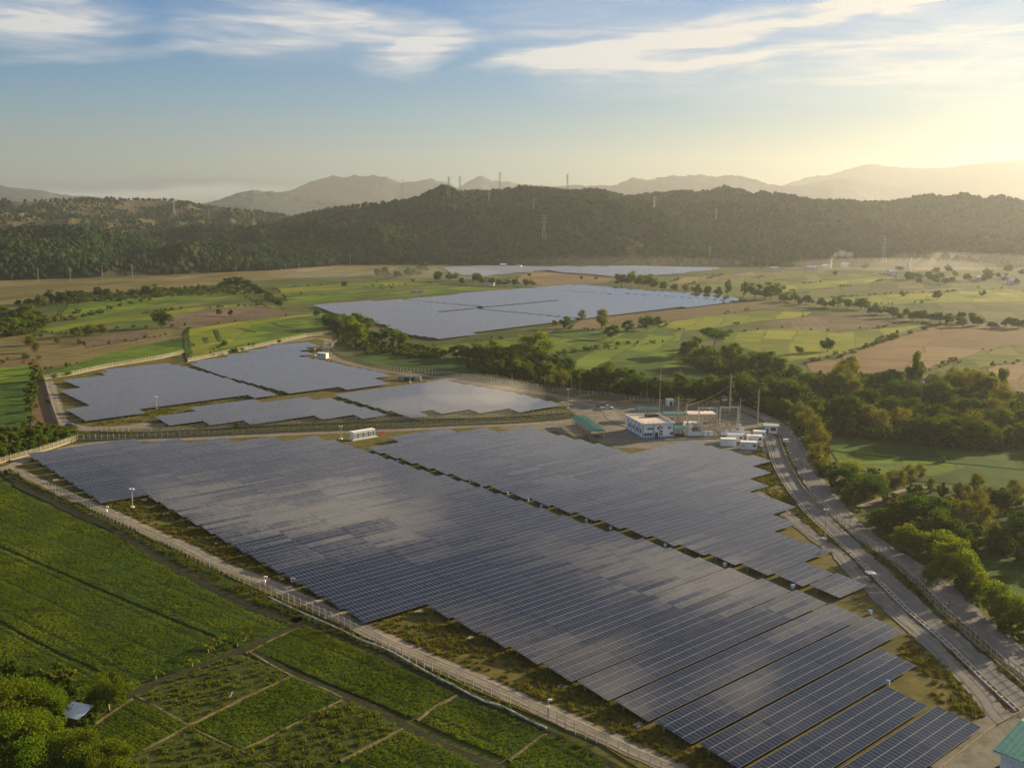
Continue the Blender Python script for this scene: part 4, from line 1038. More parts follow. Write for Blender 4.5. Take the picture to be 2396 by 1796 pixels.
# bushes at the west end, banana plants on the bund
trees('shrub', 'bushy green shrub crowding the west fence corner', 'west corner shrubs', [(12, 1062, 34), (38, 1056, 34), (68, 1048, 34), (96, 1040, 32), (122, 1031, 30), (146, 1023, 30), (166, 1017, 26), (28, 1034, 30), (58, 1024, 30), (90, 1016, 26), (8, 1040, 30), (-10, 1075, 36), (118, 1012, 24), (20, 1112, 20), (40, 1120, 20)], 'shrub', 'shrub', 1.35)
trees('farshrub', 'scrubby shrub in the overgrown line beside the west dark field', 'overgrown line shrubs', [(80, 862, 20), (82, 876, 22), (84, 892, 22), (78, 908, 20), (72, 925, 20), (70, 945, 18), (68, 965, 18), (75, 985, 18), (90, 1004, 22), (60, 1006, 20)], 'shrub', 'shrub', 1.2)
trees('farshrub', 'low shrub in the hedge between green field and dark field', 'hedge shrubs in the green fields', [(1320, 828, 12), (1345, 824, 12), (1370, 820, 12), (1395, 816, 12), (1420, 812, 12), (1445, 808, 10), (1470, 805, 10)], 'shrub', 'shrub', 1.3)
trees('farshrub', 'low shrub in the hedge along the brown field edge', 'hedge shrubs along the brown field', [(1965, 838, 12), (1995, 826, 12), (2025, 815, 12), (2060, 803, 12), (2095, 792, 11), (2130, 782, 11), (2165, 772, 10), (2195, 764, 10)], 'shrub', 'shrub', 1.4)
tree('shrub', 555, 1001, 18, 'small round green bush beside the north ditch fence', None, 'shrub', 'shrub')

def banana(x, y, h, seed):
    rg = random.Random(seed); gx, gy = G(x, y)
    th = thing('banana_plant', 'banana plant with drooping pale leaves on the earth bund', 'plant', (gx, gy, 0), 0, 'banana plants on the bund')
    MB().tube((0, 0, -.1), (0, 0, h * .5), .13, .08, 7).obj('stem', M_PALEBARK, th)
    mb = MB()
    for k in range(8):
        a = rg.uniform(0, 6.283); L = h * rg.uniform(.5, .75); pts = []
        for s in range(6):
            u = s / 5
            pts.append((math.cos(a) * L * u, math.sin(a) * L * u, h * .5 + L * (.9 * u - 1.0 * u * u)))
        w = .30
        for s in range(5):
            p, q = pts[s], pts[s + 1]; w0 = w * math.sin(math.pi * (s / 5 * .9 + .08)); w1 = w * math.sin(math.pi * ((s + 1) / 5 * .9 + .08))
            nx_, ny_ = -math.sin(a), math.cos(a)
            mb.add([(p[0] - nx_ * w0, p[1] - ny_ * w0, p[2]), (p[0] + nx_ * w0, p[1] + ny_ * w0, p[2]), (q[0] + nx_ * w1, q[1] + ny_ * w1, q[2]), (q[0] - nx_ * w1, q[1] - ny_ * w1, q[2])], [(0, 1, 2, 3)])
    mb.obj('leaf', L_YEL, th)
for i, (x, y, h) in enumerate([(488, 1530, 3.2), (575, 1502, 3.4), (450, 1560, 2.6), (365, 1590, 2.6), (506, 1513, 2.8), (531, 1508, 2.6), (312, 1612, 2.2), (556, 1514, 2.4)]):
    banana(x, y, h, i)

# ------------------------------------------------------------------ crops (instanced tufts)
def tuft(name, n, rad, hgt, leaf, mat, seed, flat=.35):
    rg = np.random.default_rng(seed)
    v = rg.normal(size=(n, 3)); v /= np.linalg.norm(v, axis=1, keepdims=True)
    P = np.stack([v[:, 0] * rad, v[:, 1] * rad, hgt * .45 + v[:, 2] * hgt * .45], 1)
    V, Q = leaf_quads(P, leaf, rg, flat)
    V[:, 2] = np.maximum(V[:, 2], 0.0)
    return bpy.data.objects.new(name, np_mesh(name, V, Q, mat))
def blades(name, n, rad, hgt, mat, seed, w=.10):
    rg = np.random.default_rng(seed); mb = MB()
    for i in range(n):
        a, r = rg.uniform(0, 6.283), rad * rg.uniform(0, 1) ** .5; b_ = rg.uniform(0, 6.283); h = hgt * rg.uniform(.5, 1)
        x, y = r * math.cos(a), r * math.sin(a); lx, ly = math.cos(b_) * h * .5, math.sin(b_) * h * .5
        mb.add([(x - w * math.sin(b_), y + w * math.cos(b_), 0), (x + w * math.sin(b_), y - w * math.cos(b_), 0), (x + lx, y + ly, h)], [(0, 1, 2)])
    return bpy.data.objects.new(name, mb.mesh(name, mat))
TUFTS = [tuft('crop_plant', 24, .25, .38, .18, L_CROP, s) for s in range(4)]
WEEDS = [blades('grass_tuft', 22, .34, .55, L_WEED, s) for s in range(3)] + [tuft('weed_tuft', 12, .3, .4, .28, L_CROP, 9)]
GRASS = [blades('dry_tuft', 26, .42, .55, L_GRASS, 20 + s) for s in range(3)] + [blades('green_tuft', 22, .4, .5, L_WEED, 30)]

def crop(px, dirpx, row=.8, step=.5, jit=.12, mat='crop', s=(.8, 1.2), seed=1, gaps=0.05, srcs=None):
    if mat == 'crop': row *= .74; step *= .8
    patch('field', px, GR[mat])
    poly = GP(px); A, B = G(*dirpx[0]), G(*dirpx[1])
    u = np.array([B[0] - A[0], B[1] - A[1]]); u /= np.linalg.norm(u); n = np.array([-u[1], u[0]])
    P = np.array(poly); uu, nn_ = P @ u, P @ n; rg = np.random.default_rng(seed)
    a = np.arange(uu.min(), uu.max(), step); b_ = np.arange(nn_.min(), nn_.max(), row)
    AA, BB = np.meshgrid(a, b_)
    AA = AA + rg.normal(size=AA.shape) * jit * 1.5; BB = BB + rg.normal(size=BB.shape) * jit
    tram = (np.arange(len(b_)) % 11 == 4)[:, None] | np.zeros_like(AA, bool)
    Q = AA.reshape(-1, 1) * u + BB.reshape(-1, 1) * n
    tr = tram.ravel() & (mat == 'crop'); ip = in_poly(Q, poly); Q = Q[ip]; tr = tr[ip]
    low = np.sin(Q[:, 0] * .21 + 1.3 * np.sin(Q[:, 1] * .13)) * np.sin(Q[:, 1] * .17 + seed)
    keep = rg.uniform(0, 1, len(Q)) > gaps + .25 * np.clip(low - .45, 0, 1); Q = Q[keep]; low = low[keep]; tr = tr[keep]
    sc = rg.uniform(s[0], s[1], len(Q)) * (1 + .18 * low) * np.where(tr, .55, 1.0)
    Z_ = np.full((len(Q), 1), .18)
    scatter('crop', np.hstack([Q, Z_]), srcs or TUFTS, 1, 1, scale_attr=sc, seed=seed)
    return len(Q)
cnt = 0
RIDGE = ((0, 1275), (550, 1510))
cnt += crop([(-60, 1090), (0, 1128), (60, 1160), (150, 1202), (205, 1226), (255, 1246), (330, 1292), (376, 1322), (420, 1346), (470, 1374), (540, 1414), (600, 1438), (660, 1460), (686, 1460), (632, 1488), (562, 1516), (545, 1506), (250, 1385), (110, 1325), (0, 1278), (-60, 1254)], RIDGE, .95, .72, .16, seed=1)
cnt += crop([(-60, 1262), (0, 1286), (110, 1333), (250, 1393), (545, 1514), (540, 1520), (470, 1552), (380, 1584), (330, 1600), (290, 1592), (250, 1578), (150, 1532), (60, 1486), (0, 1452), (-60, 1422)], RIDGE, 1.05, .55, .14, seed=2)
cnt += crop([(-60, 1432), (0, 1462), (60, 1496), (150, 1542), (245, 1588), (285, 1602), (300, 1618), (215, 1690), (150, 1700), (-60, 1640)], RIDGE, .9, .5, .16, seed=3)
cnt += crop([(592, 1520), (716, 1466), (800, 1502), (935, 1565), (1062, 1626), (1010, 1650), (968, 1682), (872, 1642), (760, 1596)], ((592, 1520), (872, 1642)), .85, .5, .14, seed=4)
cnt += crop([(1074, 1634), (1180, 1676), (1270, 1716), (1230, 1744), (1186, 1776), (1080, 1734), (982, 1690), (1024, 1654)], ((1074, 1634), (1270, 1716)), .85, .5, .14, seed=5)
cnt += crop([(1278, 1722), (1400, 1784), (1440, 1806), (1400, 1836), (1195, 1800), (1192, 1786), (1240, 1750)], ((1278, 1722), (1400, 1784)), .85, .5, .14, seed=6)
cnt += crop([(312, 1638), (436, 1700), (264, 1790), (203, 1742), (206, 1714), (255, 1678)], ((312, 1638), (436, 1700)), 1.0, .42, .07, seed=7)
cnt += crop([(449, 1701), (684, 1585), (796, 1635), (564, 1754)], ((449, 1701), (684, 1585)), .8, .5, .16, seed=8)
cnt += crop([(800, 1788), (945, 1711), (974, 1722), (1126, 1794), (1180, 1830), (840, 1836), (780, 1800)], ((945, 1711), (1126, 1794)), .85, .5, .14, seed=9)
cnt += crop([(322, 1630), (380, 1600), (470, 1566), (564, 1532), (676, 1580), (441, 1695)], ((322, 1630), (441, 1695)), 1.0, .9, .5, 'weedy', (.6, 1.5), 10, .15, WEEDS + TUFTS[:3])
cnt += crop([(445, 1706), (555, 1758), (650, 1806), (660, 1836), (240, 1836), (270, 1796), (360, 1746)], ((445, 1706), (555, 1758)), 1.0, .85, .5, 'weedy', (.7, 1.7), 11, .1, WEEDS + TUFTS[:3])
cnt += crop([(800, 1641), (868, 1662), (936, 1705), (800, 1776), (770, 1800), (668, 1804), (572, 1760)], ((800, 1641), (572, 1760)), 1.0, .85, .5, 'weedy', (.7, 1.7), 12, .1, WEEDS + TUFTS[:3])
print('crop plants', cnt)
# rough grass on the plant's verges, thickest where no table shades it
def keep_off(Q):
    ok = np.ones(len(Q), bool)
    for P_, w_ in KEEP_OFF:
        if len(Q):
            lo, hi_ = P_.min(0) - w_, P_.max(0) + w_
            near = ((Q > lo) & (Q < hi_)).all(1)
            if near.any():
                d = np.sqrt(((Q[near][:, None, :] - P_[None]) ** 2).sum(-1)).min(1)
                k = np.where(near)[0]; ok[k[d < w_ - .55 * np.random.default_rng(7).uniform(0, 1, len(d))]] = False
    return ok
def verge(px, dens, seed, srcs=GRASS, s=(.6, 1.5)):
    poly = np.array(GP(px)); lo, hi_ = poly.min(0), poly.max(0); rg = np.random.default_rng(seed)
    n = int((hi_ - lo).prod() * dens); Q = rg.uniform(lo, hi_, (n, 2)); Q = Q[in_poly(Q, [tuple(p) for p in poly])]
    low = np.sin(Q[:, 0] * .33 + 1.7 * np.sin(Q[:, 1] * .21)) + np.sin(Q[:, 1] * .29 + seed)
    Q = Q[rg.uniform(-1.6, 1.6, len(Q)) < low + .6]; Q = Q[keep_off(Q)]
    scatter('grass', np.hstack([Q, np.full((len(Q), 1), .2)]), srcs, s[0], s[1], seed=seed)
verge([(230, 1176), (330, 1152), (480, 1240), (860, 1462), (1000, 1420), (1620, 1740), (1720, 1796), (1700, 1836), (1560, 1786), (1400, 1716), (1158, 1604), (979, 1526), (800, 1440), (543, 1328), (369, 1249), (287, 1208)], 1.6, 41)
verge([(1775, 1040), (1800, 1090), (1835, 1145), (1885, 1205), (2050, 1360), (2040, 1376), (1990, 1330), (1900, 1262), (1800, 1200), (1740, 1100), (1760, 1060)], 1.6, 42)
verge([(2130, 1440), (2200, 1500), (2380, 1666), (2330, 1690), (2290, 1700), (2180, 1800), (2020, 1836), (2100, 1760), (2300, 1690), (2190, 1640), (2170, 1590), (2100, 1540)], 1.6, 43)
verge([(1870, 1130), (1930, 1190), (2096, 1322), (2263, 1482), (2440, 1650), (2440, 1680), (2330, 1586), (2166, 1436), (2072, 1344), (1942, 1217), (1880, 1150)], 1.5, 44)
verge([(205, 1000), (330, 960), (640, 915), (900, 890), (905, 896), (640, 930), (420, 970), (300, 992)], .7, 45, WEEDS)
verge([(185, 1026), (400, 1021), (800, 1004), (1350, 977), (1350, 970), (800, 996), (400, 1013), (185, 1017)], .9, 46, WEEDS)
verge([(10, 1104), (100, 1152), (205, 1204), (330, 1268), (470, 1350), (600, 1412), (700, 1452), (800, 1490), (930, 1550), (1180, 1668), (1400, 1784), (1420, 1780), (1180, 1650), (977, 1562), (800, 1470), (557, 1364), (370, 1270), (197, 1189), (50, 1118)], 1.5, 47, WEEDS)

# undergrowth: low bushes and saplings that fill the gaps of the wooded belts
UND = []
for s_ in range(5):
    cr, tk, h0 = make_proto('bush', 3.2, 420, .55, (L_DARK, L_MID, L_DARK, L_OLIVE, L_MID)[s_], 700 + s_, 10)
    UND.append(bpy.data.objects.new('bush_crown', cr))
def under(px, dens, seed, s=(.5, 1.5)):
    poly = np.array(GP(px)); lo, hi_ = poly.min(0), poly.max(0); rg = np.random.default_rng(seed)
    n = int((hi_ - lo).prod() * dens); Q = rg.uniform(lo, hi_, (n, 2)); Q = Q[in_poly(Q, [tuple(p) for p in poly])]; Q = Q[keep_off(Q)]
    scatter('undergrowth', np.hstack([Q, np.zeros((len(Q), 1))]), UND, s[0], s[1], seed=seed)
under([(1835, 935), (1880, 900), (1950, 880), (2060, 890), (2170, 905), (2330, 930), (2440, 940), (2440, 1060), (2240, 1052), (2060, 1032), (1950, 1018), (1930, 1030), (1900, 985)], .10, 71, (.7, 1.9))
under([(1855, 990), (1935, 1010), (1950, 1110), (1915, 1120), (1895, 1060)], .12, 72)
under([(1480, 900), (1700, 900), (1850, 905), (1900, 960), (1860, 985), (1800, 972), (1740, 955), (1700, 940), (1560, 936), (1480, 930)], .09, 73)
under([(1080, 835), (1200, 842), (1330, 862), (1420, 890), (1500, 905), (1500, 930), (1420, 924), (1344, 914), (1222, 900), (1130, 884)], .08, 74)
under([(1600, 810), (1700, 830), (1800, 858), (1890, 890), (1880, 905), (1760, 885), (1640, 870), (1590, 845)], .07, 75)
under([(1985, 1190), (2060, 1130), (2200, 1140), (2440, 1170), (2440, 1330), (2330, 1300), (2250, 1330), (2300, 1420), (2440, 1540), (2440, 1580), (2300, 1450), (2170, 1340), (2060, 1260)], .06, 76, (.4, 1.4))
under([(1945, 1150), (1960, 1090), (2060, 1110), (2050, 1180), (1990, 1180)], .06, 77, (.4, 1.2))
under([(750, 745), (840, 740), (870, 800), (960, 812), (1050, 832), (1050, 840), (940, 838), (860, 822), (800, 800)], .06, 78)
under([(-20, 755), (60, 730), (110, 745), (110, 765), (60, 785), (-20, 790)], .05, 79, (.6, 1.7))
under([(60, 700), (200, 690), (360, 680), (560, 668), (660, 700), (660, 722), (600, 690), (420, 694), (200, 712), (60, 722)], .02, 80, (.5, 1.6))
under([(-20, 1010), (120, 1008), (180, 1020), (60, 1060), (-20, 1080)], .12, 81, (.5, 1.2))
under([(-30, 1560), (130, 1570), (230, 1640), (215, 1700), (180, 1740), (260, 1836), (-30, 1850)], .10, 82, (.5, 1.3))

# hedgerows: low bushes strung along the field edges
HR = np.random.default_rng(99); hp = []
for k_, px in FIELDS:
    g_ = GP(px); g_.append(g_[0])
    for a, b_ in zip(g_, g_[1:]):
        L = math.dist(a, b_)
        if L < 8 or math.hypot(*a) > 1750 or a[0] < -700 or HR.uniform() < .35: continue
        n_ = int(L / HR.uniform(4, 9)); u = HR.uniform(0, 1, n_); u = u[np.sin(u * L * .035 + HR.uniform(0, 6)) > HR.uniform(-.7, .5)]
        for q in u: hp.append((a[0] + (b_[0] - a[0]) * q + HR.normal() * 1.6, a[1] + (b_[1] - a[1]) * q + HR.normal() * 1.6, 0))
hp = np.array(hp); solar_px = [[(690, 715), (1000, 675), (1300, 660), (1740, 700), (1500, 745), (1010, 800), (800, 760)], [(100, 895), (440, 850), (780, 785), (960, 880), (1480, 940), (1340, 1000), (200, 1015)]]
for sp_ in solar_px: hp = hp[~in_poly(hp[:, :2], GP(sp_))]
hp = hp[keep_off(hp[:, :2])]
scatter('hedge', hp, UND, .3, 1.1, seed=88)

under([(2430, 940), (2700, 950), (2960, 1010), (2960, 1110), (2700, 1090), (2430, 1060)], .07, 83, (.8, 2.6))
under([(2430, 1170), (2700, 1200), (2900, 1300), (2900, 1420), (2600, 1360), (2430, 1330)], .05, 84, (.5, 2.2))
import bmesh
# ------------------------------------------------------------------ buildings of the plant
def at(x, y, h=0): q = G(x, y, h); return (q[0], q[1], 0)
def windows(parent, lst, mat=M_GLASSD, frame=M_BLUE):
    """lst of (x, y, z, w, h, facing) on a wall: facing 'f' = front (-y), 'l' = left (-x)"""
    for x, y, z, w, h, fc in lst:
        r_ = 0 if fc == 'f' else R(90)
        fr = MB().box(0, 0, 0, w + .16, .12, h + .16).obj('window', frame, parent, loc=(x, y, z)); fr.rotation_euler = (0, 0, r_)
        pn = MB().box(0, -.05 if fc == 'f' else .05, .08, w, .08, h).obj('pane', mat, fr)

# control building
th = thing('control_building', 'two-storey white control building with blue trim and flat roof', 'building', at(1503, 1028), R(15))
th.scale = (1.07, 1.07, 1.1)
W_, D_, Hh = 12.2, 16.5, 5.0
MB().box(W_ / 2, D_ / 2, 0, W_, D_, Hh).obj('wall', M_WHITE, th)
mb = MB().box(W_ / 2, D_ / 2, Hh, W_ + .5, D_ + .5, .22)
rf = mb.obj('roof', simple_mat('roof_screed', (.62, .52, .42), .9), th)
mb = MB()
for x, y, sx, sy in ((W_ / 2, -.12, W_ + .5, .2), (W_ / 2, D_ + .12, W_ + .5, .2), (-.12, D_ / 2, .2, D_ + .04), (W_ + .12, D_ / 2, .2, D_ + .04)): mb.box(x, y, Hh + .22, sx, sy, .55)
mb.obj('parapet', M_WHITE, rf)
mb = MB()
for i in range(7): mb.tube((i * W_ / 6, -.1, Hh + .77), (i * W_ / 6, -.1, Hh + 1.5), .06)
for i in range(8): mb.tube((-.1, i * D_ / 7, Hh + .77), (-.1, i * D_ / 7, Hh + 1.5), .06)
for i in range(8): mb.tube((W_ + .1, i * D_ / 7, Hh + .77), (W_ + .1, i * D_ / 7, Hh + 1.5), .06)
mb.tube((-.1, -.1, Hh + 1.3), (W_ + .1, -.1, Hh + 1.3), .04).tube((-.1, -.1, Hh + 1.3), (-.1, D_, Hh + 1.3), .04)
mb.obj('railing', M_STEEL, rf)
MB().box(W_ / 2, -.04, .0, W_ + .3, .12, .8).obj('plinth', M_BLUE, th)
MB().box(-.04, D_ / 2, .0, .12, D_ + .3, .8).obj('plinth', M_BLUE, th)
for x in (.1, 4.3, 6.6, W_ - .1): MB().box(x, -.06, .8, .35, .16, Hh - .8).obj('pilaster', M_BLUE, th)
for y in (3.5, 7, 10.5, 14): MB().box(-.06, y, .8, .16, .35, Hh - .8).obj('pilaster', M_BLUE, th)
windows(th, [(1.1, -.05, 1.2, .8, .9, 'f'), (2.2, -.05, 1.2, .8, .9, 'f'), (3.3, -.05, 1.2, .8, .9, 'f'), (2.1, -.05, 3.4, .5, .5, 'f'), (2.9, -.05, 3.4, .5, .5, 'f'), (3.6, -.05, 3.4, .5, .5, 'f'),
             (5.9, -.05, 3.5, .5, .6, 'f'), (7.4, -.05, 3.6, .5, .5, 'f'), (7.4, -.05, 2.3, .7, .5, 'f'), (7.4, -.05, 1.3, .7, .5, 'f'), (10.4, -.05, 3.5, 1.2, .5, 'f'), (11.3, -.05, 1.3, 1.1, .7, 'f')])
windows(th, [(-.05, y, 2.0, 1.0, 1.4, 'l') for y in (1.8, 5.2, 8.7, 12.2)])
d_ = MB().box(5.4, -.07, 0, 1.1, .12, 2.4).obj('door', M_DARK, th)
mb = MB().box(W_ - 3.2, D_ - 3, Hh + .24, 4.5, 2.5, .9); mb.obj('rooftop_unit', M_DARK, rf)
def canopy(name, label, loc, rz, w, d, h, mat, nposts, hip=.6, cat='shelter', posts2=True, fall=0.0):
    th = thing(name, label, cat, loc, rz)
    mb = MB()
    mb.add([(-.5, -.5, h), (w + .5, -.5, h), (w + .5, d + .5, h + fall), (-.5, d + .5, h + fall), (-.5, d / 2, h + hip), (w + .5, d / 2, h + hip),
            (-.5, -.5, h - .15), (w + .5, -.5, h - .15), (w + .5, d + .5, h - .15 + fall), (-.5, d + .5, h - .15 + fall)],
           [(0, 1, 5, 4), (3, 4, 5, 2), (6, 9, 8, 7), (0, 6, 7, 1), (2, 8, 9, 3), (0, 4, 3, 9, 6), (1, 7, 8, 2, 5)])
    for k in range(int(w / .9) + 2):
        x = -.45 + k * .9
        if x < w + .5: mb.tube((x, -.5, h + .02), (x, d / 2, h + hip + .02), .05, .05, 4).tube((x, d / 2, h + hip + .02), (x, d + .5, h + fall + .02), .05, .05, 4)
    mb.obj('roof', mat, th)
    for i in range(nposts):
        x = w * i / (nposts - 1)
        for y in ((.1, d - .1) if posts2 else (.1,)): MB().box(x, y, 0, .22, .22, h - .1 + (fall if y > 1 else 0)).obj('post', M_BEIGE, th)
    return th
sh = canopy('open_shed', 'long open shed with a teal sheet roof beside the panel tips', at(1389, 1030), R(102), 26.5, 5.6, 3.4, M_GREENROOF, 11, .35)
sh.location = at(1413, 1026)
for i in range(10):
    MB().box(1.4 + i * 2.6, 4.2, 0, 1.9, .5, 1.5).obj('equipment_rack', M_RUST, sh)
canopy('open_shelter', 'green-roofed open shelter behind the control building', at(1494, 984), R(8), 8.6, 6.0, 4.6, M_GREENROOF, 4, .5)
canopy('open_shelter', 'small green-roofed lean-to over machinery beside the control building', at(1577, 1022), R(8), 5.2, 6.0, 3.2, M_GREENROOF, 3, .3)
for i, (x, y) in enumerate(((1582, 1021), (1592, 1022), (1600, 1023))):
    th = thing('generator', 'dark generator set under the lean-to beside the control building', 'generator', at(x, y), R(10 + 20 * i), 'generators under the lean-to')
    MB().box(0, 0, .25, 1.7, 1.0, 1.0).obj('housing', M_DARK, th); MB().box(0, 0, 0, 1.9, 1.1, .25).obj('skid', M_STEEL, th)
    MB().tube((.5, 0, 1.2), (.5, 0, 1.9), .08).obj('exhaust_pipe', M_STEEL, th)
th = thing('switch_building', 'long beige switchgear building with a pale flat roof', 'building', at(1557, 990), R(4))
MB().box(10.5, 2.6, 0, 21, 5.2, 3.6).obj('wall', M_BEIGE, th)
rf = MB().box(4.5, 2.6, 3.6, 9.6, 6.0, .3).obj('roof', M_GREENROOF, th); rf['label'] = 'green end of the roof'
rf = MB().box(15.3, 2.6, 3.6, 11.8, 6.2, .45).obj('roof', simple_mat('pale_roof', (.72, .64, .54), .8), th); rf['label'] = 'pale roof slab'
MB().box(2.6, -.05, 0, 1.0, .12, 2.2).obj('door', M_DARK, th)
# yards of dark gravel with white retaining walls
for lab, q0, w, d in (('white retaining wall nearest the control building, edging a dark gravel pad', (1605, 1022), 10.5, 13), ('white retaining wall nearest the guardhouse, edging a dark gravel pad', (1690, 1021), 11.5, 13)):
    x, y, _ = at(*q0); c_, s_ = math.cos(R(3)), math.sin(R(3))
    mb = MB().box(w / 2, -2.2, .26, w, 5.2, .06, 0); o = mb.obj('gravel_pad', M_GRAVEL_D, None, loc=(x, y, 0)); o.rotation_euler = (0, 0, R(3)); o['kind'] = 'structure'
    o = MB().box(w / 2, 6.8, .26, w, 9.2, .06).obj('gravel_pad', M_GRAVEL_D, None, loc=(x, y, 0)); o.rotation_euler = (0, 0, R(3)); o['kind'] = 'structure'
    th = thing('retaining_wall', lab, 'wall', (x, y, 0), R(3)); MB().box(w / 2, 1.6, 0, w, .35, 1.7).obj('wall_face', M_WHITE, th); MB().box(w / 2, 1.6, 1.7, w + .1, .5, .1).obj('coping', M_CONC, th)
# switchyard steel
def insulator(h=1.4):
    pr = [(.05, 0)]
    for k in range(8): pr += [(.06, h * (k + .2) / 8), (.16, h * (k + .5) / 8), (.06, h * (k + .8) / 8)]
    return MB().lathe(pr + [(.05, h)], 8)
ins_me = insulator().mesh('insulator', simple_mat('brown_porcelain', (.20, .12, .08), .3, 0, .5))
sup = MB().tube((0, 0, 0), (0, 0, 2.4), .12, .1).box(0, 0, 2.4, 2.4, .2, .15).mesh('support_frame', M_STEEL)
for i, (x, y) in enumerate([(1616, 1004), (1640, 1003), (1664, 1002), (1688, 1001), (1706, 1006), (1652, 1010), (1684, 1010), (1712, 1014), (1630, 1012), (1620, 1010), (1644, 1008), (1672, 1006), (1696, 1008), (1660, 1016), (1676, 1015), (1700, 1015), (1720, 1009), (1608, 1008), (1640, 1018), (1668, 998), (1692, 996), (1650, 998)]):
    th = thing('disconnector', 'steel switchyard stand with brown insulators on the dark gravel', 'switchgear', at(x, y), R(3 + 90 * (i % 2)), 'switchyard stands')
    link('support_frame', sup, th)
    for k in (-1, 0, 1): link('insulator', ins_me, th, (k * 1.0, 0, 2.55))
for lab, q in (('steel lattice gantry nearest the switch building', (1634, 998)), ('steel lattice gantry nearest the tall poles', (1684, 996))):
    th = thing('gantry', lab, 'gantry', at(*q), R(3))
    for x in (0, 7.5):
        mb = MB()
        for sx, sy in ((-.3, -.3), (.3, -.3), (.3, .3), (-.3, .3)): mb.tube((x + sx, sy, 0), (x + sx * .6, sy * .6, 8.2), .07)
        for k in range(8): mb.tube((x - .3, -.3, k), (x + .28, -.28, k + 1), .04).tube((x + .3, .3, k), (x - .28, .28, k + 1), .04)
        mb.obj('column', M_STEEL, th)
    mb = MB().tube((0, -.2, 7.6), (7.5, -.2, 7.6), .07).tube((0, .2, 7.6), (7.5, .2, 7.6), .07).tube((0, 0, 8.1), (7.5, 0, 8.1), .07)
    for k in range(10): mb.tube((k * .75, -.2, 7.6), (k * .75 + .37, 0, 8.1), .03).tube((k * .75 + .37, 0, 8.1), (k * .75 + .75, .2, 7.6), .03)
    mb.obj('beam', M_STEEL, th)
    for k in range(3): link('insulator', ins_me, th, (1.8 + 2 * k, 0, 6.1))
th = thing('transformer', 'dark power transformer with radiator fins in the switchyard', 'transformer', at(1630, 1016), R(3))
MB().box(0, 0, .3, 3.6, 2.0, 2.3).obj('tank', M_DARK, th)
mb = MB()
for k in range(9): mb.box(-1.6 + .4 * k, -1.25, .6, .12, .5, 1.7).box(-1.6 + .4 * k, 1.25, .6, .12, .5, 1.7)
mb.obj('radiator', M_STEEL, th)
for k in (-1, 0, 1): link('insulator', ins_me, th, (k * 1.0, 0, 2.6))
MB().tube((-1.5, .3, 3.1), (1.2, .3, 3.1), .35, .35, 10).obj('oil_conservator', M_STEEL, th)

eb = MB().box(0, 0, 0, 1.6, 1.1, 2.1).mesh('cabinet', M_WHITE); eb2 = MB().box(0, 0, 2.1, 1.8, 1.3, .12).mesh('lid', M_STEEL)
for i, (x, y) in enumerate([(1612, 1019), (1650, 1021), (1662, 1021), (1606, 1012), (1700, 1019), (1716, 1018), (1735, 1012), (1728, 1004), (1546, 990), (1538, 992), (1748, 1022), (1640, 996), (1614, 997)]):
    th = thing('control_cabinet', 'white upright control cabinet in the switchyard', 'cabinet', at(x, y), R(3), 'white switchyard cabinets'); link('cabinet', eb, th); link('lid', eb2, th)
# guardhouse, kiosk, cabins
th = thing('guardhouse', 'white guardhouse with flat grey-green roof at the road gate', 'building', at(1790, 1014), R(-10))
MB().box(2.4, 2.2, 0, 4.8, 4.4, 3.0).obj('wall', M_WHITE, th)
MB().box(2.4, 2.2, 3.0, 6.2, 5.8, .3).obj('roof', simple_mat('greygreen_roof', (.30, .36, .33), .8), th)
windows(th, [(3.1, -.05, 1.3, 1.9, 1.0, 'f'), (-.05, 2.2, 1.3, 1.2, 1.0, 'l')])
MB().box(.8, -.05, 0, .9, .12, 2.2).obj('door', M_BLUE, th)
th = thing('gate', 'swing gate beside the guardhouse', 'gate', at(1818, 1017), R(-20))
for x in (0, 5.4): MB().box(x, 0, 0, .35, .35, 2.1).obj('gate_post', M_CONC, th)
mb = MB()
for z in (.4, 1.0, 1.6): mb.tube((.2, 0, z), (5.2, 0, z), .045)
for k in range(7): mb.tube((.2 + k * .83, 0, .4), (.2 + k * .83, 0, 1.6), .03)
mb.obj('gate_leaf', M_STEEL, th)
th = thing('kiosk', 'small white kiosk with dark doorway behind the switchyard', 'building', at(1560, 950), R(5))
MB().box(1.5, 1.3, 0, 3.0, 2.6, 2.9).obj('wall', M_WHITE, th); MB().box(1.5, 1.3, 2.9, 3.4, 3.0, .2).obj('roof', M_WHITE, th); MB().box(1.9, -.04, 0, 1.1, .12, 2.2).obj('door', M_DARK, th)
def cabin(label, q, rz, w=5.6, d=2.5, h=2.7, ac=True, win=True, roof=None):
    th = thing('site_cabin', label, 'cabin', at(*q), rz, 'white site cabins')
    MB().box(w / 2, d / 2, .25, w, d, h).obj('wall', M_WHITE, th)
    MB().box(w / 2, d / 2, h + .25, w + .15, d + .15, .12).obj('roof', roof or M_WHITE, th)
    for x, y in ((.3, .3), (w - .3, .3), (w - .3, d - .3), (.3, d - .3)): MB().box(x, y, 0, .3, .3, .25).obj('foot', M_CONC_OLD, th)
    if win: windows(th, [(w - 1.0, -.04, 1.4, .9, .7, 'f')])
    if ac: MB().box(.9, -.25, 1.5, .8, .45, .55).obj('air_conditioner', M_STEEL, th)
cabin('white site cabin nearest the panel tips with plain front', (1687, 1045), R(-3), win=False, ac=False)
cabin('white site cabin with small dark window, closest to the inner road tip', (1733, 1052), R(-8), 5.9)
cabin('white site cabin behind with two dark windows', (1749, 1037), R(-6), 5.6)
cabin('white site cabin with a blue-grey roof, farthest back in the group', (1702, 1034), R(-4), 6.0, roof=M_TIN)
cabin('white site cabin standing apart beside the guardhouse lane', (1762, 1026), R(-14), 4.6)
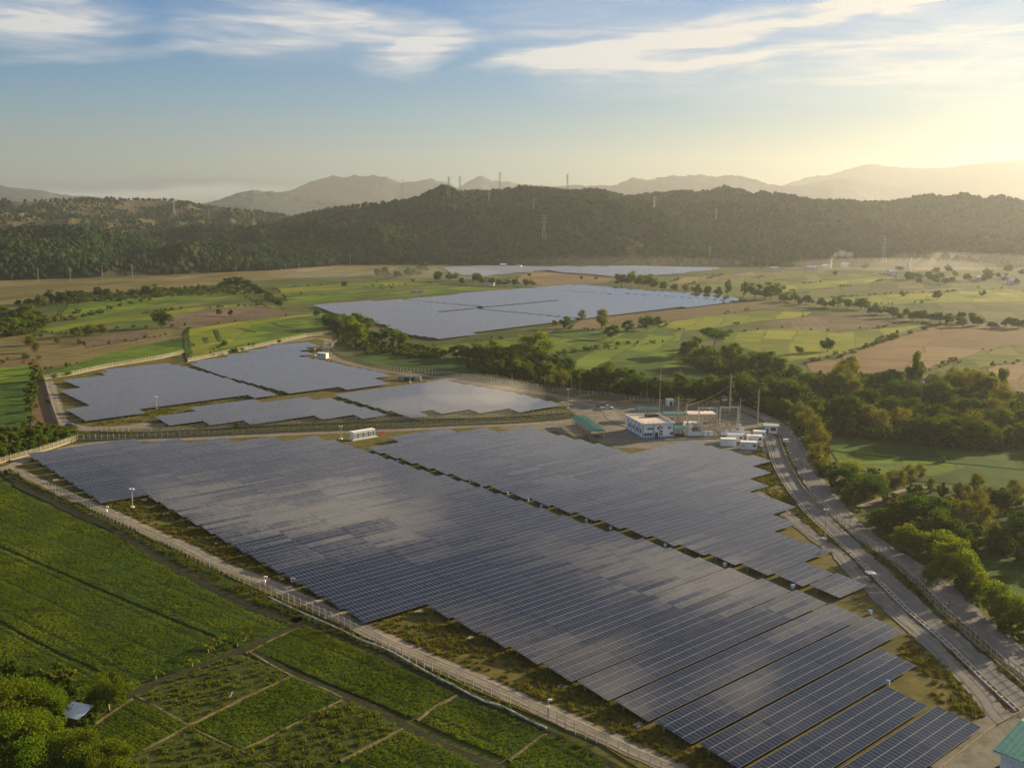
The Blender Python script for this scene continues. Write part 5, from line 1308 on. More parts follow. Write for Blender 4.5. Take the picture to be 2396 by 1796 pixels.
cabin('white site cabin tucked behind the generator lean-to', (1602, 1006), R(6), 5.4)
# inverter stations: louvred white containers on plinths
def inverter_station(label, q, rz, w=9.8):
    th = thing('inverter_station', label, 'inverter station', at(*q), rz)
    MB().box(w / 2, 1.3, 0, w + 1.6, 3.8, .5).obj('plinth', M_CONC, th)
    bd = MB().box(w / 2, 1.4, .5, w, 2.4, 2.8).obj('body', M_WHITE, th)
    for k in range(int(w // 1.2)):
        lv = MB()
        for j in range(7): lv.box(.8 + 1.2 * k, .17, .9 + .28 * j, .75, .1, .16)
        lv.obj('louvre', M_DARK if k % 2 else M_STEEL, bd)
    MB().box(w / 2, 1.4, 3.3, w + .2, 2.6, .12).obj('roof', M_WHITE, th)
    return th
inverter_station('long white louvred inverter container between the near panel blocks', (828, 1032), R(42))
inverter_station('white inverter container in the clearing of the middle panel block', (741, 838), R(-30), 7.0)
for lab, q in (('red fire cabinet beside the near inverter container', (896, 1019)), ('red fire cabinet beside the far inverter container', (768, 846))):
    th = thing('fire_cabinet', lab, 'cabinet', at(*q), R(40)); MB().box(0, 0, .3, 1.1, .7, 1.6).obj('cabinet', M_RED, th); MB().box(0, 0, 0, 1.2, .8, .3).obj('plinth', M_CONC, th)
# corner building
th = thing('corner_building', 'white building with teal sheet roof at the near yard corner', 'building', G(2325, 1753, 5.0) + (0,), R(-49.2))
MB().box(8.4, 9.6, 0, 15, 18, 4.7).obj('wall', M_WHITE, th)
mb = MB(); x0, x1, y0, y1 = -.1, 17, -.1, 19.4
mb.add([(x0, y0, 5.0), (x1, y0, 5.0), (x1, 9.6, 6.6), (x0, 9.6, 6.6), (x1, y1, 5.0), (x0, y1, 5.0), (x0, y0, 4.8), (x1, y0, 4.8), (x1, y1, 4.8), (x0, y1, 4.8)],
       [(0, 1, 2, 3), (3, 2, 4, 5), (6, 9, 8, 7), (0, 6, 7, 1), (5, 4, 8, 9), (0, 3, 5, 9, 6), (1, 7, 8, 4, 2)])
for k in range(20): mb.tube((x0 + .4 + k * .85, y0, 5.03), (x0 + .4 + k * .85, 9.6, 6.63), .06, .06, 4)
mb.obj('roof', simple_mat('teal_roof', (.10, .30, .25), .5, .05, .4), th)
MB().box(8.4, -.16, 4.66, 17, .14, .16).obj('gutter', M_WHITE, th)
windows(th, [(3.6, .55, 1.6, 1.5, 1.4, 'f'), (7.0, .55, 1.6, 1.5, 1.4, 'f'), (.85, 4, 1.6, 1.4, 1.2, 'l'), (.85, 9, 1.6, 1.4, 1.2, 'l')])
# hut in the grove
th = thing('farm_hut', 'small farm hut with a pale blue tin roof in the grove', 'hut', G(176, 1661, 2.4) + (0,), R(-18))
MB().box(0, 0, 0, 3.4, 2.6, 2.1).obj('wall', simple_mat('bamboo_wall', (.27, .20, .11), .9), th)
mb = MB().add([(-2.3, -1.9, 2.1), (2.3, -1.9, 2.1), (2.3, 1.9, 2.75), (-2.3, 1.9, 2.75), (-2.3, -1.9, 2.04), (2.3, -1.9, 2.04), (2.3, 1.9, 2.69), (-2.3, 1.9, 2.69)], [(0, 1, 2, 3), (4, 7, 6, 5), (0, 4, 5, 1), (1, 5, 6, 2), (2, 6, 7, 3), (3, 7, 4, 0)])
mb.obj('roof', M_TIN, th)
for x, y, z in ((-2.1, -1.7, 2.06), (2.1, -1.7, 2.06), (2.1, 1.7, 2.66), (-2.1, 1.7, 2.66)): MB().tube((x, y, 0), (x, y, z), .07).obj('post', M_WOOD, th)

# ------------------------------------------------------------------ poles
def light_pole(label, base, hpx, arms=1, name='light_pole', group=None):
    h = hpx * mpp(*base); th = thing(name, label, 'pole', at(*base), 0, group)
    MB().box(0, 0, 0, 1.0, 1.0, .7).obj('footing', M_WHITE, th)
    MB().tube((0, 0, 0), (0, 0, h), .17, .11, 10).obj('mast', M_POST, th)
    lm = MB().box(0, .2, h - .25, 1.3, .3, .12); lm.obj('crossbar', M_STEEL, th)
    for s_ in (-.45, .45): MB().box(s_, -.05, h - .2, .5, .35, .42).obj('floodlight', M_WHITE, th)
    return th
light_pole('floodlight pole standing in the shaded notch of the large near block', (310.5, 1189.8), 47)
light_pole('floodlight pole by the sunny tip of the pale middle block', (1328.7, 956.5), 46)
light_pole('floodlight pole between the ladder drain and the near panel tips', (1928.8, 1263.6), 74)
light_pole('floodlight pole beside the near inverter container', (797.8, 1028.6), 32)
light_pole('floodlight pole in the green strip between middle blocks', (366, 956.8), 29)
light_pole('floodlight pole beside the inverter container clearing', (737, 833), 17)
light_pole('floodlight pole beside the perimeter road bridge', (959.3, 896), 26)
for lab, b_, hp in (('camera pole on the long fence beside the crop corner', (618.5, 1373), 28), ('camera pole on the long fence at the grassy verge', (1282, 1677), 47), ('camera pole on the long fence nearest the shaded notch', (249, 1205), 23)):
    h = hp * mpp(*b_); th = thing('camera_pole', lab, 'pole', at(*b_))
    MB().tube((0, 0, 0), (0, 0, h), .10, .08).obj('mast', M_POST, th)
    MB().box(.35, 0, h - .45, .75, .3, .3).obj('camera', M_WHITE, th); MB().box(0, .2, h * .35, .5, .35, .7).obj('junction_box', M_WHITE, th)
def utility_pole(label, base, hpx, arms=3, r=.28, mat=M_POST, group=None, hook=False):
    h = hpx * mpp(*base); th = thing('utility_pole', label, 'pole', at(*base), 0, group)
    MB().tube((0, 0, -.2), (0, 0, h), r, r * .6, 10).obj('mast', mat, th)
    for k in range(arms):
        z = h - 1.2 - k * (2.2 if h > 14 else 1.2); s_ = 1 if base[0] < 1740 else -1
        MB().tube((0, 0, z), (s_ * 1.6, 0, z + .25), .09, .06, 6).obj('crossarm', M_STEEL, th)
        link('insulator', ins_me, th, (s_ * 1.6, 0, z + .2)).scale = (.9, .9, .5)
    return th
utility_pole('tallest concrete pole with three arms behind the switchyard', (1706, 974), 98, 4, .36)
utility_pole('concrete pole with short arms beside the guardhouse road', (1772, 992), 82, 4, .34)
utility_pole('pale concrete pole rising between switch building and control building', (1585.8, 992), 64, 1, .34)
utility_pole('pale concrete pole at the corner of the gravel pads', (1604.8, 1000), 57, 1, .30)
utility_pole('slim concrete pole between the tall poles', (1729.6, 996), 66, 1, .26)
utility_pole('slender mast behind the green-roofed open shelter', (1542, 978), 114, 0, .2)
utility_pole('thin pole with a crossarm against the tree belt', (1513.5, 938), 56, 1, .18)
for x, y, hp in ((1275, 911, 31), (1336.6, 921, 41), (1345.6, 922, 22), (1357.4, 924, 30), (1198, 901, 28)):
    utility_pole('plain pole standing outside the curving perimeter fence', (x, y), hp, 0, .16, group='poles outside the curving fence')
utility_pole('thin dark pole in the scrub beside the public road', (1987.6, 1239), 37, 1, .12, M_DARK)
utility_pole('thin pole on the edge of the public road bend', (1879.4, 1122), 54, 1, .12)
utility_pole('thin pole in front of the olive roadside trees', (1845, 1008), 26, 1, .12)
utility_pole('small lamp-like pole on the near verge of the public road', (2219.6, 1428), 30, 1, .09, M_DARK)
utility_pole('pale leaning pole beside the tall tree before the brown field', (2152, 912), 42, 0, .22)
th = thing('sign_board', 'small white box on the verge between the two paved roads', 'sign', at(1839, 1036)); MB().box(0, 0, .5, 1.9, 1.1, 1.1).obj('panel', M_WHITE, th); MB().box(0, 0, 0, .6, .4, .5).obj('leg', M_STEEL, th)
def cable(label, a, ha, b_, hb, sag=1.5):
    A, B = at(*a), at(*b_); c = A; pts = []
    za, zb = ha * mpp(*a) * .93, hb * mpp(*b_) * .93
    for k in range(13):
        u = k / 12; pts.append((A[0] + (B[0] - A[0]) * u - c[0], A[1] + (B[1] - A[1]) * u - c[1], za + (zb - za) * u - sag * 4 * u * (1 - u)))
    tag(MB().path(pts, .035, 5).obj('power_cable', M_DARK, None, loc=c), label, 'cable')
cable('sagging cable from the tallest pole to the slim pole', (1706, 974), 98, (1729.6, 996), 66)
cable('sagging cable from the slim pole to the guardhouse pole', (1729.6, 996), 66, (1772, 992), 82)
cable('sagging cable from the tallest pole towards the switch building pole', (1706, 974), 80, (1604.8, 1000), 57)
cable('sagging cable linking the two pale switchyard poles', (1604.8, 1000), 57, (1585.8, 992), 64, .6)
cable('long sagging cable from the guardhouse pole to the roadside pole', (1772, 992), 80, (1845, 1008), 26)
cable('sagging cable between roadside poles on the public road bend', (1845, 1008), 26, (1879.4, 1122), 54)
cable('sagging cable above the public road scrub', (1879.4, 1122), 54, (1987.6, 1239), 37)
# culvert bridge on the perimeter road
th = thing('culvert', 'pale concrete culvert bridge under the perimeter road', 'bridge', at(958, 890), R(-12))
mb = MB()
for k in range(9):
    a0, a1 = math.pi * k / 8, math.pi * (k + 1) / 8
mb.box(-4.6, 0, 0, 3.2, .5, 2.4).box(4.6, 0, 0, 3.2, .5, 2.4).box(0, 0, 1.7, 6.0, .5, .7)
mb.obj('headwall', M_CONC, th)
MB().box(0, .4, 0, 6.0, .3, 1.7).obj('opening_shade', M_DARK, th)  # dark slab stands for the shade inside the culvert
MB().tube((-9, -1.2, .2), (-3.2, -.3, 2.4), .35, .3, 6).tube((3.2, -.3, 2.4), (10, -1.4, .2), .3, .35, 6).obj('wing_wall', M_CONC, th)

# concrete slabs on the verge
slab = MB().box(0, 0, 0, 1.7, 1.2, .42).mesh('slab', M_CONC)
for x, y in ((130, 1124), (338, 1172), (389, 1203), (447, 1236), (510, 1272), (580, 1312), (658, 1358), (675, 1377), (749, 1409), (980, 1434), (1095, 1494), (1316, 1609), (1494, 1699)):
    o = link('concrete_slab', slab, None, at(x, y)); o.rotation_euler = (0, 0, R(40.8)); tag(o, 'pale square concrete slab lying on the grass verge below the panels', 'slab', 'concrete slabs on the verge')
th = thing('warning_sign', 'small red and white sign on the verge by the crop corner', 'sign', at(686, 1369)); MB().box(0, 0, .9, 1.0, .06, .9).obj('panel', M_WHITE, th); MB().box(0, -.05, 1.15, .7, .04, .4).obj('red_band', M_RED, th); MB().tube((0, .08, 0), (0, .08, 1.7), .05).obj('post', M_STEEL, th)

# vehicles
def car(label, q, rz, col, cabL=2.0, name='parked_car', cat='car', pick=False, sc=1.0):
    th = thing(name, label, cat, at(*q), rz); th.scale = (sc,) * 3; pm = simple_mat(name + '_paint', col, .3, .1, .5, .04)
    prof = [(-2.2, .35), (2.2, .35), (2.2, .78), (1.2, .95), (-2.2, .95)] if not pick else [(-2.6, .45), (2.6, .45), (2.6, .95), (1.4, 1.1), (-2.6, 1.1)]
    mb = MB(); n = len(prof)
    mb.add([(x, -.85, z) for x, z in prof] + [(x, .85, z) for x, z in prof], [tuple(range(n)), tuple(range(2 * n - 1, n - 1, -1))] + [(i, n + i, n + (i + 1) % n, (i + 1) % n) for i in range(n)])
    mb.obj('body', pm, th)
    z0 = .95 if not pick else 1.1; mb = MB(); a, b_ = (-1.9, 1.1) if not pick else (-.7, 1.3)
    lo = [(a, z0), (b_, z0), (b_ - .7, z0 + .55), (a + .4, z0 + .55)]
    mb.add([(x, -.78 if z < z0 + .1 else -.62, z) for x, z in lo] + [(x, .78 if z < z0 + .1 else .62, z) for x, z in lo], [(0, 1, 2, 3), (7, 6, 5, 4)] + [(i, 4 + i, 4 + (i + 1) % 4, (i + 1) % 4) for i in range(4)])
    mb.obj('windows', M_GLASSD, th)
    MB().box((a + .4 + b_ - .7) / 2, 0, z0 + .55, b_ - a - 1.0, 1.26, .06).obj('roof', pm, th)
    for x in (-1.4, 1.4):
        for y in (-.8, .8): MB().tube((x, y - .1, .34), (x, y + .1, .34), .34, .34, 14).obj('wheel', M_DARK, th)
car('small dark car parked at the corner of the west gravel road', (166, 998), R(5), (.06, .09, .15))
car('white pickup truck parked in the gravel yard above the sheds', (1420, 958), R(12), (.62, .58, .54), name='pickup_truck', cat='truck', pick=True, sc=1.15)
car('dark pickup truck beside the white one in the gravel yard', (1410, 953), R(-15), (.08, .06, .05), name='pickup_truck', cat='truck', pick=True)
car('silver car parked under the olive roadside trees', (1882, 1031), R(-30), (.35, .38, .42))

# white egret on the weedy plot
th = tag(bpy.data.objects.new('egret', None), 'white egret standing on the weedy plot beside a bund', 'bird'); COL.objects.link(th); th.location = at(539.5, 1639)
mb = MB()
ring = [(.0, -.30, .62, .02), (.0, -.20, .66, .10), (0, -.05, .74, .165), (0, .10, .82, .16), (0, .20, .93, .10), (0, .22, 1.05, .05), (0, .16, 1.17, .042), (0, .17, 1.27, .048), (0, .22, 1.32, .055), (0, .28, 1.32, .03), (0, .44, 1.30, .006)]
n = 10; vs = []; fs = []
for x, y, z, r in ring:
    for i in range(n):
        a = 2 * math.pi * i / n; vs.append((x + r * math.cos(a), y + r * .4 * math.sin(a), z + r * math.sin(a)))
for k in range(len(ring) - 1):
    for i in range(n): fs.append((k * n + i, k * n + (i + 1) % n, (k + 1) * n + (i + 1) % n, (k + 1) * n + i))
mb.add(vs, fs); mb.obj('body', simple_mat('white_feather', (.82, .80, .74), .8, 0, .1, .03), th, True)
for s_ in (-.05, .05): MB().tube((s_, .02, 0), (s_, -.02, .36), .014).tube((s_, -.02, .36), (s_, .04, .68), .018).tube((s_, .0, .01), (s_, .12, .01), .012).obj('leg', M_DARK, th)
th.scale = (1.25,) * 3; th.rotation_euler = (0, 0, R(-70))

# far houses, chimneys, smoke
HOUSE = [((1147, 668), 9, 6, 3, M_TIN, 'low farmhouse with blue roof behind the far solar field'), ((975, 686), 13, 5, 3, M_RUST, 'long open farm shed in the striped fields'), ((1100, 662), 8, 6, 3, M_RUST, 'brown-roofed house among the distant clump trees'),
         ((1177, 626), 9, 6, 5, M_WHITE, 'white house at the hill foot behind the farthest field'), ((1215, 628), 7, 6, 4, M_WHITE, 'small pale house at the hill foot beside a taller white one'), ((1897, 630), 14, 8, 4, M_WHITE, 'long white shed nearest the smoking chimney'), ((1914, 629), 10, 8, 4, M_CONC, 'grey shed in the row at the hill foot'),
         ((1930, 628), 9, 8, 5, M_WHITE, 'white shed close beside the smoking chimney'), ((1976, 627), 10, 8, 7, M_WHITE, 'tall white block beyond the smoking chimney'), ((2370, 664), 14, 9, 4, M_TIN, 'pale-roofed house largest in the far village'), ((2352, 654), 10, 8, 4, M_TIN, 'pale house above the largest village house'),
         ((2100, 640), 12, 8, 4, M_CONC, 'grey house beside the twin towers'), ((2085, 641), 10, 8, 4, M_TIN, 'pale house standing just before the twin towers'), ((2290, 655), 8, 7, 4, M_WHITE, 'white house half hidden in the far village'), ((2137, 910), 9, 6, 3.2, M_TIN, 'grey-roofed house under the tallest tree before the brown field'),
         ((1810, 632), 12, 8, 4, M_CONC, 'pale shed at the hill foot before the hazy fields'), ((2108, 965), 8, 6, 3, M_TIN, 'pale roof peeping from the creek belt')]
for q, w, d, h, m, lab in HOUSE:
    th = thing('farm_house', lab, 'house', at(*q), R(random.uniform(-20, 20)))
    MB().box(0, 0, 0, w, d, h).obj('wall', M_WHITE if m is not M_RUST else M_BEIGE, th)
    mb = MB(); a, b_, c_ = w / 2 + .5, d / 2 + .6, h + d * .22
    mb.add([(-a, -b_, h), (a, -b_, h), (a, 0, c_), (-a, 0, c_), (a, b_, h), (-a, b_, h)], [(0, 1, 2, 3), (3, 2, 4, 5), (0, 3, 5), (1, 4, 2), (0, 5, 4, 1)])
    mb.obj('roof', m, th)
    windows(th, [(-w * .25, -d / 2, 1.0, 1.4, 1.2, 'f'), (w * .25, -d / 2, 1.0, 1.4, 1.2, 'f')])
def stack(lab, q, hpx, r, name='chimney'):
    h = hpx * mpp(*q); th = thing(name, lab, 'chimney', at(*q)); MB().tube((0, 0, 0), (0, 0, h), r, r * .75, 12).obj('shaft', M_WHITE, th); MB().tube((0, 0, h), (0, 0, h + 1.0), r * .95, r * .95, 12).obj('rim', M_CONC, th)
stack('white smoking chimney at the hill foot', (1944, 628), 21, 1.6)
stack('pale twin tower nearest the smoking chimney', (2122, 640), 34, 1.5, 'tower'); stack('pale twin tower nearest the village', (2130, 640), 36, 1.5, 'tower')
sm = bpy.data.materials.new('smoke'); sm.use_nodes = True; t = NT(sm.node_tree); t.n.clear(); o_ = t.node('ShaderNodeOutputMaterial'); v_ = t.node('ShaderNodeVolumePrincipled')
v_.inputs['Color'].default_value = (.95, .93, .9, 1); v_.inputs['Density'].default_value = .009; v_.inputs['Anisotropy'].default_value = .4; t.l.new(v_.outputs[0], o_.inputs['Volume'])
def smoke(lab, q, z, puffs, dens_mat):
    bm = bmesh.new(); x, y, _ = at(*q)
    for dx, dz, r, fl in puffs:
        mtx = Matrix.Translation((dx, random.uniform(-3, 3), z + dz)) @ Matrix.Diagonal((r * fl, r, r, 1)); bmesh.ops.create_icosphere(bm, subdivisions=3, radius=1, matrix=mtx)
    me = bpy.data.meshes.new('smoke'); bm.to_mesh(me); bm.free(); me.materials.append(dens_mat); o = link('smoke', me, None, (x, y, 0)); o['kind'] = 'stuff'
mi = sm.copy(); mi.name = 'mist'; mi.node_tree.nodes['Principled Volume'].inputs['Density'].default_value = .0008
for q, a_, b_, h_ in (((2260, 622), 260, 130, 15), ((2400, 617), 320, 140, 18), ((2090, 630), 170, 90, 12), ((770, 652), 80, 50, 10), ((1020, 652), 90, 60, 11), ((1420, 618), 260, 110, 11)):
    mb = MB().lathe([(math.cos(p_) , math.sin(p_)) for p_ in np.linspace(-math.pi / 2 + .02, math.pi / 2 - .02, 18)], 32)
    o = mb.obj('mist', mi, None, True, loc=at(*q)[:2] + (h_ * .55,)); o.scale = (a_, b_, h_); o['kind'] = 'stuff'
wi = sm.copy(); wi.name = 'wisp'; wi.node_tree.nodes['Principled Volume'].inputs['Density'].default_value = .0045
for q, a_, b_, h_ in (((1110, 955), 24, 14, 7), ((1190, 958), 17, 12, 6), ((1060, 985), 34, 10, 5)):
    mb = MB().lathe([(math.cos(p_) , math.sin(p_)) for p_ in np.linspace(-math.pi / 2 + .02, math.pi / 2 - .02, 18)], 32)
    o = mb.obj('smoke', wi, None, True, loc=at(*q)[:2] + (h_ + 1.5,)); o.scale = (a_, b_, h_); o['kind'] = 'stuff'
smoke('', (1946, 628), 18, [(2, 0, 4, 1), (7, 5, 5, 1.2), (15, 7, 6, 1.3), (26, 5, 5, 1.8)], sm)

# ------------------------------------------------------------------ hills and mountains
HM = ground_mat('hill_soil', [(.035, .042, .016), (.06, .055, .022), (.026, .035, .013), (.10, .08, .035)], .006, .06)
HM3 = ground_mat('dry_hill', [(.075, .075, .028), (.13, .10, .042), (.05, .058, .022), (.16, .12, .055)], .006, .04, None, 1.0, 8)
HMF = ground_mat('mountain', [(.034, .056, .048), (.048, .064, .052), (.026, .046, .042), (.058, .070, .060)], .003, .02, None, .1, .5)  # slope greens shifted slightly blue, a little distance haze put into the colour

def interp(pts, xs): return np.interp(xs, [p[0] for p in pts], [p[1] for p in pts])
def vnoise(x, y, seed=0, oct=5, rough=.5, ridged=False):
    """value noise in numpy"""
    out = np.zeros_like(x); amp = 1.0; tot = 0
    for o in range(oct):
        rg = np.random.default_rng(seed + o); T = rg.uniform(-1, 1, (64, 64))
        xi = np.floor(x).astype(int); yi = np.floor(y).astype(int); fx = x - xi; fy = y - yi
        fx = fx * fx * (3 - 2 * fx); fy = fy * fy * (3 - 2 * fy)
        a = T[xi % 64, yi % 64]; b = T[(xi + 1) % 64, yi % 64]; c = T[xi % 64, (yi + 1) % 64]; d = T[(xi + 1) % 64, (yi + 1) % 64]
        v = (a * (1 - fx) + b * fx) * (1 - fy) + (c * (1 - fx) + d * fx) * fy
        out += amp * ((1 - 2 * np.abs(v)) if ridged else v); tot += amp; amp *= rough; x = x * 2.03 + 7.1; y = y * 2.03 + 3.7
    return out / tot

HILLS = {}
def hill(name, base, crest, depth, mat, spur=18, spur_l=160, nx=300, nv=60, seed=1, back=600, crest_noise=0.0, by=None, prof=.85, canopy=0.0):
    """a real ridge: foot along the base line, crest so far behind it, falling away at the back"""
    xs = np.linspace(crest[0][0], crest[-1][0], nx) / .9232
    yb = interp(base, xs * .9232) / .9232; yc = interp(crest, xs * .9232) / .9232
    if by is None: Rb = np.array([math.hypot(*G(x, y)) for x, y in zip(xs, yb)])
    else: Rb = np.full(nx, float(by))
    dirs = np.array([ray(x, y) for x, y in zip(xs, yc)]); hxy = np.hypot(dirs[:, 0], dirs[:, 1])
    hx, hy = dirs[:, 0] / hxy, dirs[:, 1] / hxy; tan = dirs[:, 2] / hxy
    Dp = depth * (1 + .18 * np.sin(xs * .011 + seed)); Rc = Rb + Dp
    Hc = H + Rc * tan - canopy
    vv = np.concatenate([np.linspace(0, 1, nv), 1 + np.linspace(0, 1, nv // 3 + 1)[1:]])
    V, Xs = np.meshgrid(vv, np.arange(nx), indexing='ij')
    front = V <= 1; f = np.clip(V, 0, 1)
    Rr = np.where(front, Rb[None] + Dp[None] * f, Rc[None] + back * (V - 1))
    s = np.where(front, f ** prof * (1 - .12 * np.sin(f * math.pi)), np.cos((V - 1) * math.pi / 2) ** 1.2)
    Xw, Yw = hx[None] * Rr, hy[None] * Rr
    sp = vnoise(Xw / spur_l + .0016 * Yw, Yw / (spur_l * 2.6), seed, 5, .5, True)
    sm_ = vnoise(Xw / 45, Yw / 45, seed + 20, 3)
    env = np.clip(np.sin(np.clip(f, 0, 1) * math.pi), 0, 1) ** .75 * front
    Zw = np.clip(Hc, 2, None)[None] * s + (spur * sp + spur * .16 * sm_) * env + crest_noise * sm_ * (V > .75) * (V < 1.3)
    Zw = np.maximum(Zw, -1.0 + 0 * Zw); Zw[0] = -.5; Zw[-1] = -.5
    nvv = len(vv); verts = np.stack([Xw, Yw, Zw], -1).reshape(-1, 3)
    i, j = np.meshgrid(np.arange(nvv - 1), np.arange(nx - 1), indexing='ij'); a = (i * nx + j).ravel()
    quads = np.stack([a, a + 1, a + nx + 1, a + nx], 1)
    o = link(name, np_mesh(name, verts, quads, mat, True)); o['kind'] = 'structure'
    HILLS[name + str(seed)] = (Xw, Yw, Zw, nv)
    return HILLS[name + str(seed)]

def sample(hl, n, seed, vmax=1.05, dens=None):
    Xw, Yw, Zw, nv = hl; rg = np.random.default_rng(seed); I = int(nv * vmax)
    i0 = rg.uniform(0, 1, n * 3) * (I - 1); j0 = rg.uniform(0, 1, n * 3) * (Xw.shape[1] - 1.001); i = i0.astype(int); j = j0.astype(int); fi, fj = i0 - i, j0 - j
    L = lambda A: (A[i, j] * (1 - fi) + A[i + 1, j] * fi) * (1 - fj) + (A[i, j + 1] * (1 - fi) + A[i + 1, j + 1] * fi) * fj
    P = np.stack([L(Xw), L(Yw), L(Zw)], 1); r = np.hypot(P[:, 0], P[:, 1]); keep = rg.uniform(0, 1, len(P)) < r / r.max()
    if dens: keep &= rg.uniform(0, 1, len(P)) < dens(P)
    return P[keep][:n]

# proto crowns for woods: only their meshes are used, through the scatter nodes
FPROT = []
W_DARK = leaf_mat('wood_dark', (.007, .029, .014), (.014, .050, .019), (.036, .074, .022), .25, .05, True)
W_MID = leaf_mat('wood_mid', (.010, .037, .014), (.021, .062, .018), (.058, .096, .024), .25, .05, True)
W_OLIVE = leaf_mat('wood_olive', (.020, .038, .016), (.036, .060, .020), (.080, .096, .030), .25, .05, True)
for s_, (m, lf) in enumerate(((W_DARK, 2.0), (W_MID, 2.0), (W_DARK, 1.8), (W_OLIVE, 1.9), (W_MID, 1.7))):
    rg = np.random.default_rng(500 + s_); bm = bmesh.new()
    for k in range(4):
        a = rg.uniform(0, 6.283); r = rg.uniform(0, 2.6)
        bmesh.ops.create_icosphere(bm, subdivisions=2, radius=1, matrix=Matrix.Translation((r * math.cos(a), r * math.sin(a), rg.uniform(3.5, 6.5))) @ Matrix.Diagonal((rg.uniform(2.0, 3.4), rg.uniform(2.0, 3.4), rg.uniform(2.2, 3.6), 1)))
    for v in bm.verts: v.co += Vector(rg.normal(size=3)) * .24
    vs_ = np.array([v.co[:] for v in bm.verts], np.float32); tri = np.array([[v.index for v in f.verts] for f in bm.faces], np.int32); bm.free()
    C_ = vs_[rg.integers(0, len(vs_), 36)] + rg.normal(size=(36, 3)) * .4; V_, Q_ = leaf_quads(C_, lf * .8, rg)
    vs_ = np.vstack([vs_, V_]); tri = np.vstack([tri, Q_[:, [0, 1, 2]] + len(vs_) - len(V_), Q_[:, [0, 2, 3]] + len(vs_) - len(V_)])
    FPROT.append(bpy.data.objects.new('wood_crown', np_mesh('wood_crown', vs_, tri, m)))

crA = [(430, 512), (500, 502), (560, 484), (590, 483), (640, 462), (700, 448), (760, 437), (830, 432), (890, 424), (930, 410), (960, 407), (990, 412), (1030, 408), (1060, 414), (1105, 407), (1135, 398), (1180, 405), (1240, 414), (1290, 425), (1350, 440), (1420, 452), (1480, 468), (1540, 488), (1640, 512), (1760, 540), (1900, 562)]
bsA = [(430, 580), (560, 577), (700, 572), (1000, 571), (1500, 575), (1900, 577)]
crB = [(1150, 430), (1200, 412), (1240, 410), (1290, 407), (1320, 412), (1360, 420), (1390, 414), (1440, 412), (1480, 410), (1530, 414), (1580, 417), (1640, 422), (1700, 424), (1760, 427), (1830, 427), (1880, 432), (1960, 432), (2020, 427), (2100, 429), (2212, 436), (2400, 440), (2700, 460)]
bsB = [(1150, 572), (1500, 575), (1900, 577), (2212, 578), (2700, 580)]
crC = [(-420, 500), (-200, 495), (0, 492), (60, 490), (130, 487), (200, 490), (240, 497), (290, 507), (340, 515), (400, 522), (470, 525), (540, 537), (620, 547), (680, 557), (730, 572)]
bsC = [(-420, 622), (0, 606), (200, 600), (400, 592), (600, 583), (735, 573)]
hA = hill('hill', bsA, crA, 620, HM, 62, 210, 320, 60, 1, canopy=13)
hB = hill('hill', bsB, crB, 900, HM, 85, 270, 300, 60, 2, canopy=14)
hC = hill('hill', bsC, crC, 330, HM, 30, 130, 260, 44, 3, canopy=10)
hD = hill('hill', [(0, 500), (700, 500)], [(-400, 440), (0, 430), (60, 432), (130, 430), (200, 427), (250, 427), (320, 430), (370, 430), (420, 439), (480, 449), (540, 457), (600, 462), (660, 470), (760, 480)], 900, HM3, 42, 190, 260, 70, 4, by=2150, canopy=5)
hE = hill('hill', [(0, 500), (700, 500)], [(300, 500), (360, 494), (430, 484), (470, 482), (520, 490), (580, 492), (640, 486), (700, 490)], 280, HM3, 12, 100, 120, 40, 5, by=1800, canopy=6)
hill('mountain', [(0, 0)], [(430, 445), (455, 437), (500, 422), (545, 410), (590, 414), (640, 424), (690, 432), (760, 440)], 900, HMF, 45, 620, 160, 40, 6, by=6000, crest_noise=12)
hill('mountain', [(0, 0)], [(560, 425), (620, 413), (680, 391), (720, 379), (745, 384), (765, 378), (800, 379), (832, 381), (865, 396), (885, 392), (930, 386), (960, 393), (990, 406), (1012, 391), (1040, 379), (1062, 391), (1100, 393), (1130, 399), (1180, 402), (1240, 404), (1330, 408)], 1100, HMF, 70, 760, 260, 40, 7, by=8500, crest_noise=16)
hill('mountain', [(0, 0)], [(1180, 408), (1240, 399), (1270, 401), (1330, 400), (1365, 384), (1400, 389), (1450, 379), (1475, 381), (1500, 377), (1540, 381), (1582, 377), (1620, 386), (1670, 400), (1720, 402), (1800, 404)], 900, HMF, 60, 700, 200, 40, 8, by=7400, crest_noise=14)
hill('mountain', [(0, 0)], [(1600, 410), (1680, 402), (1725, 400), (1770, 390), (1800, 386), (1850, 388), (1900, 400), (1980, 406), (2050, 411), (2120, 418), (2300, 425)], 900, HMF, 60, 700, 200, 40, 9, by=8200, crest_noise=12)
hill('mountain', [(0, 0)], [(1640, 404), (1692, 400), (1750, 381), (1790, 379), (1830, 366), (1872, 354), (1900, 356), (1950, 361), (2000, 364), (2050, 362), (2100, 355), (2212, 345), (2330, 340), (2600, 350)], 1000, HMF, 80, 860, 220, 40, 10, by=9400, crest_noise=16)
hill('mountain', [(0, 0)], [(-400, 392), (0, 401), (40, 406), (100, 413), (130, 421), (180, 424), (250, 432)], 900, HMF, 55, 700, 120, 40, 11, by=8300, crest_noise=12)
CLEAR = lambda P: np.clip(.95 + 1.9 * vnoise(P[:, 0] / 120, P[:, 1] / 120, 77, 4), .12, 1)
scatter('forest', sample(hA, 21000, 1, dens=CLEAR), FPROT, .4, 1.45, seed=61)
scatter('forest', sample(hB, 21000, 2, dens=CLEAR), FPROT, .45, 1.6, seed=62)
scatter('forest', sample(hC, 11000, 3, dens=CLEAR), FPROT, .4, 1.3, seed=63)
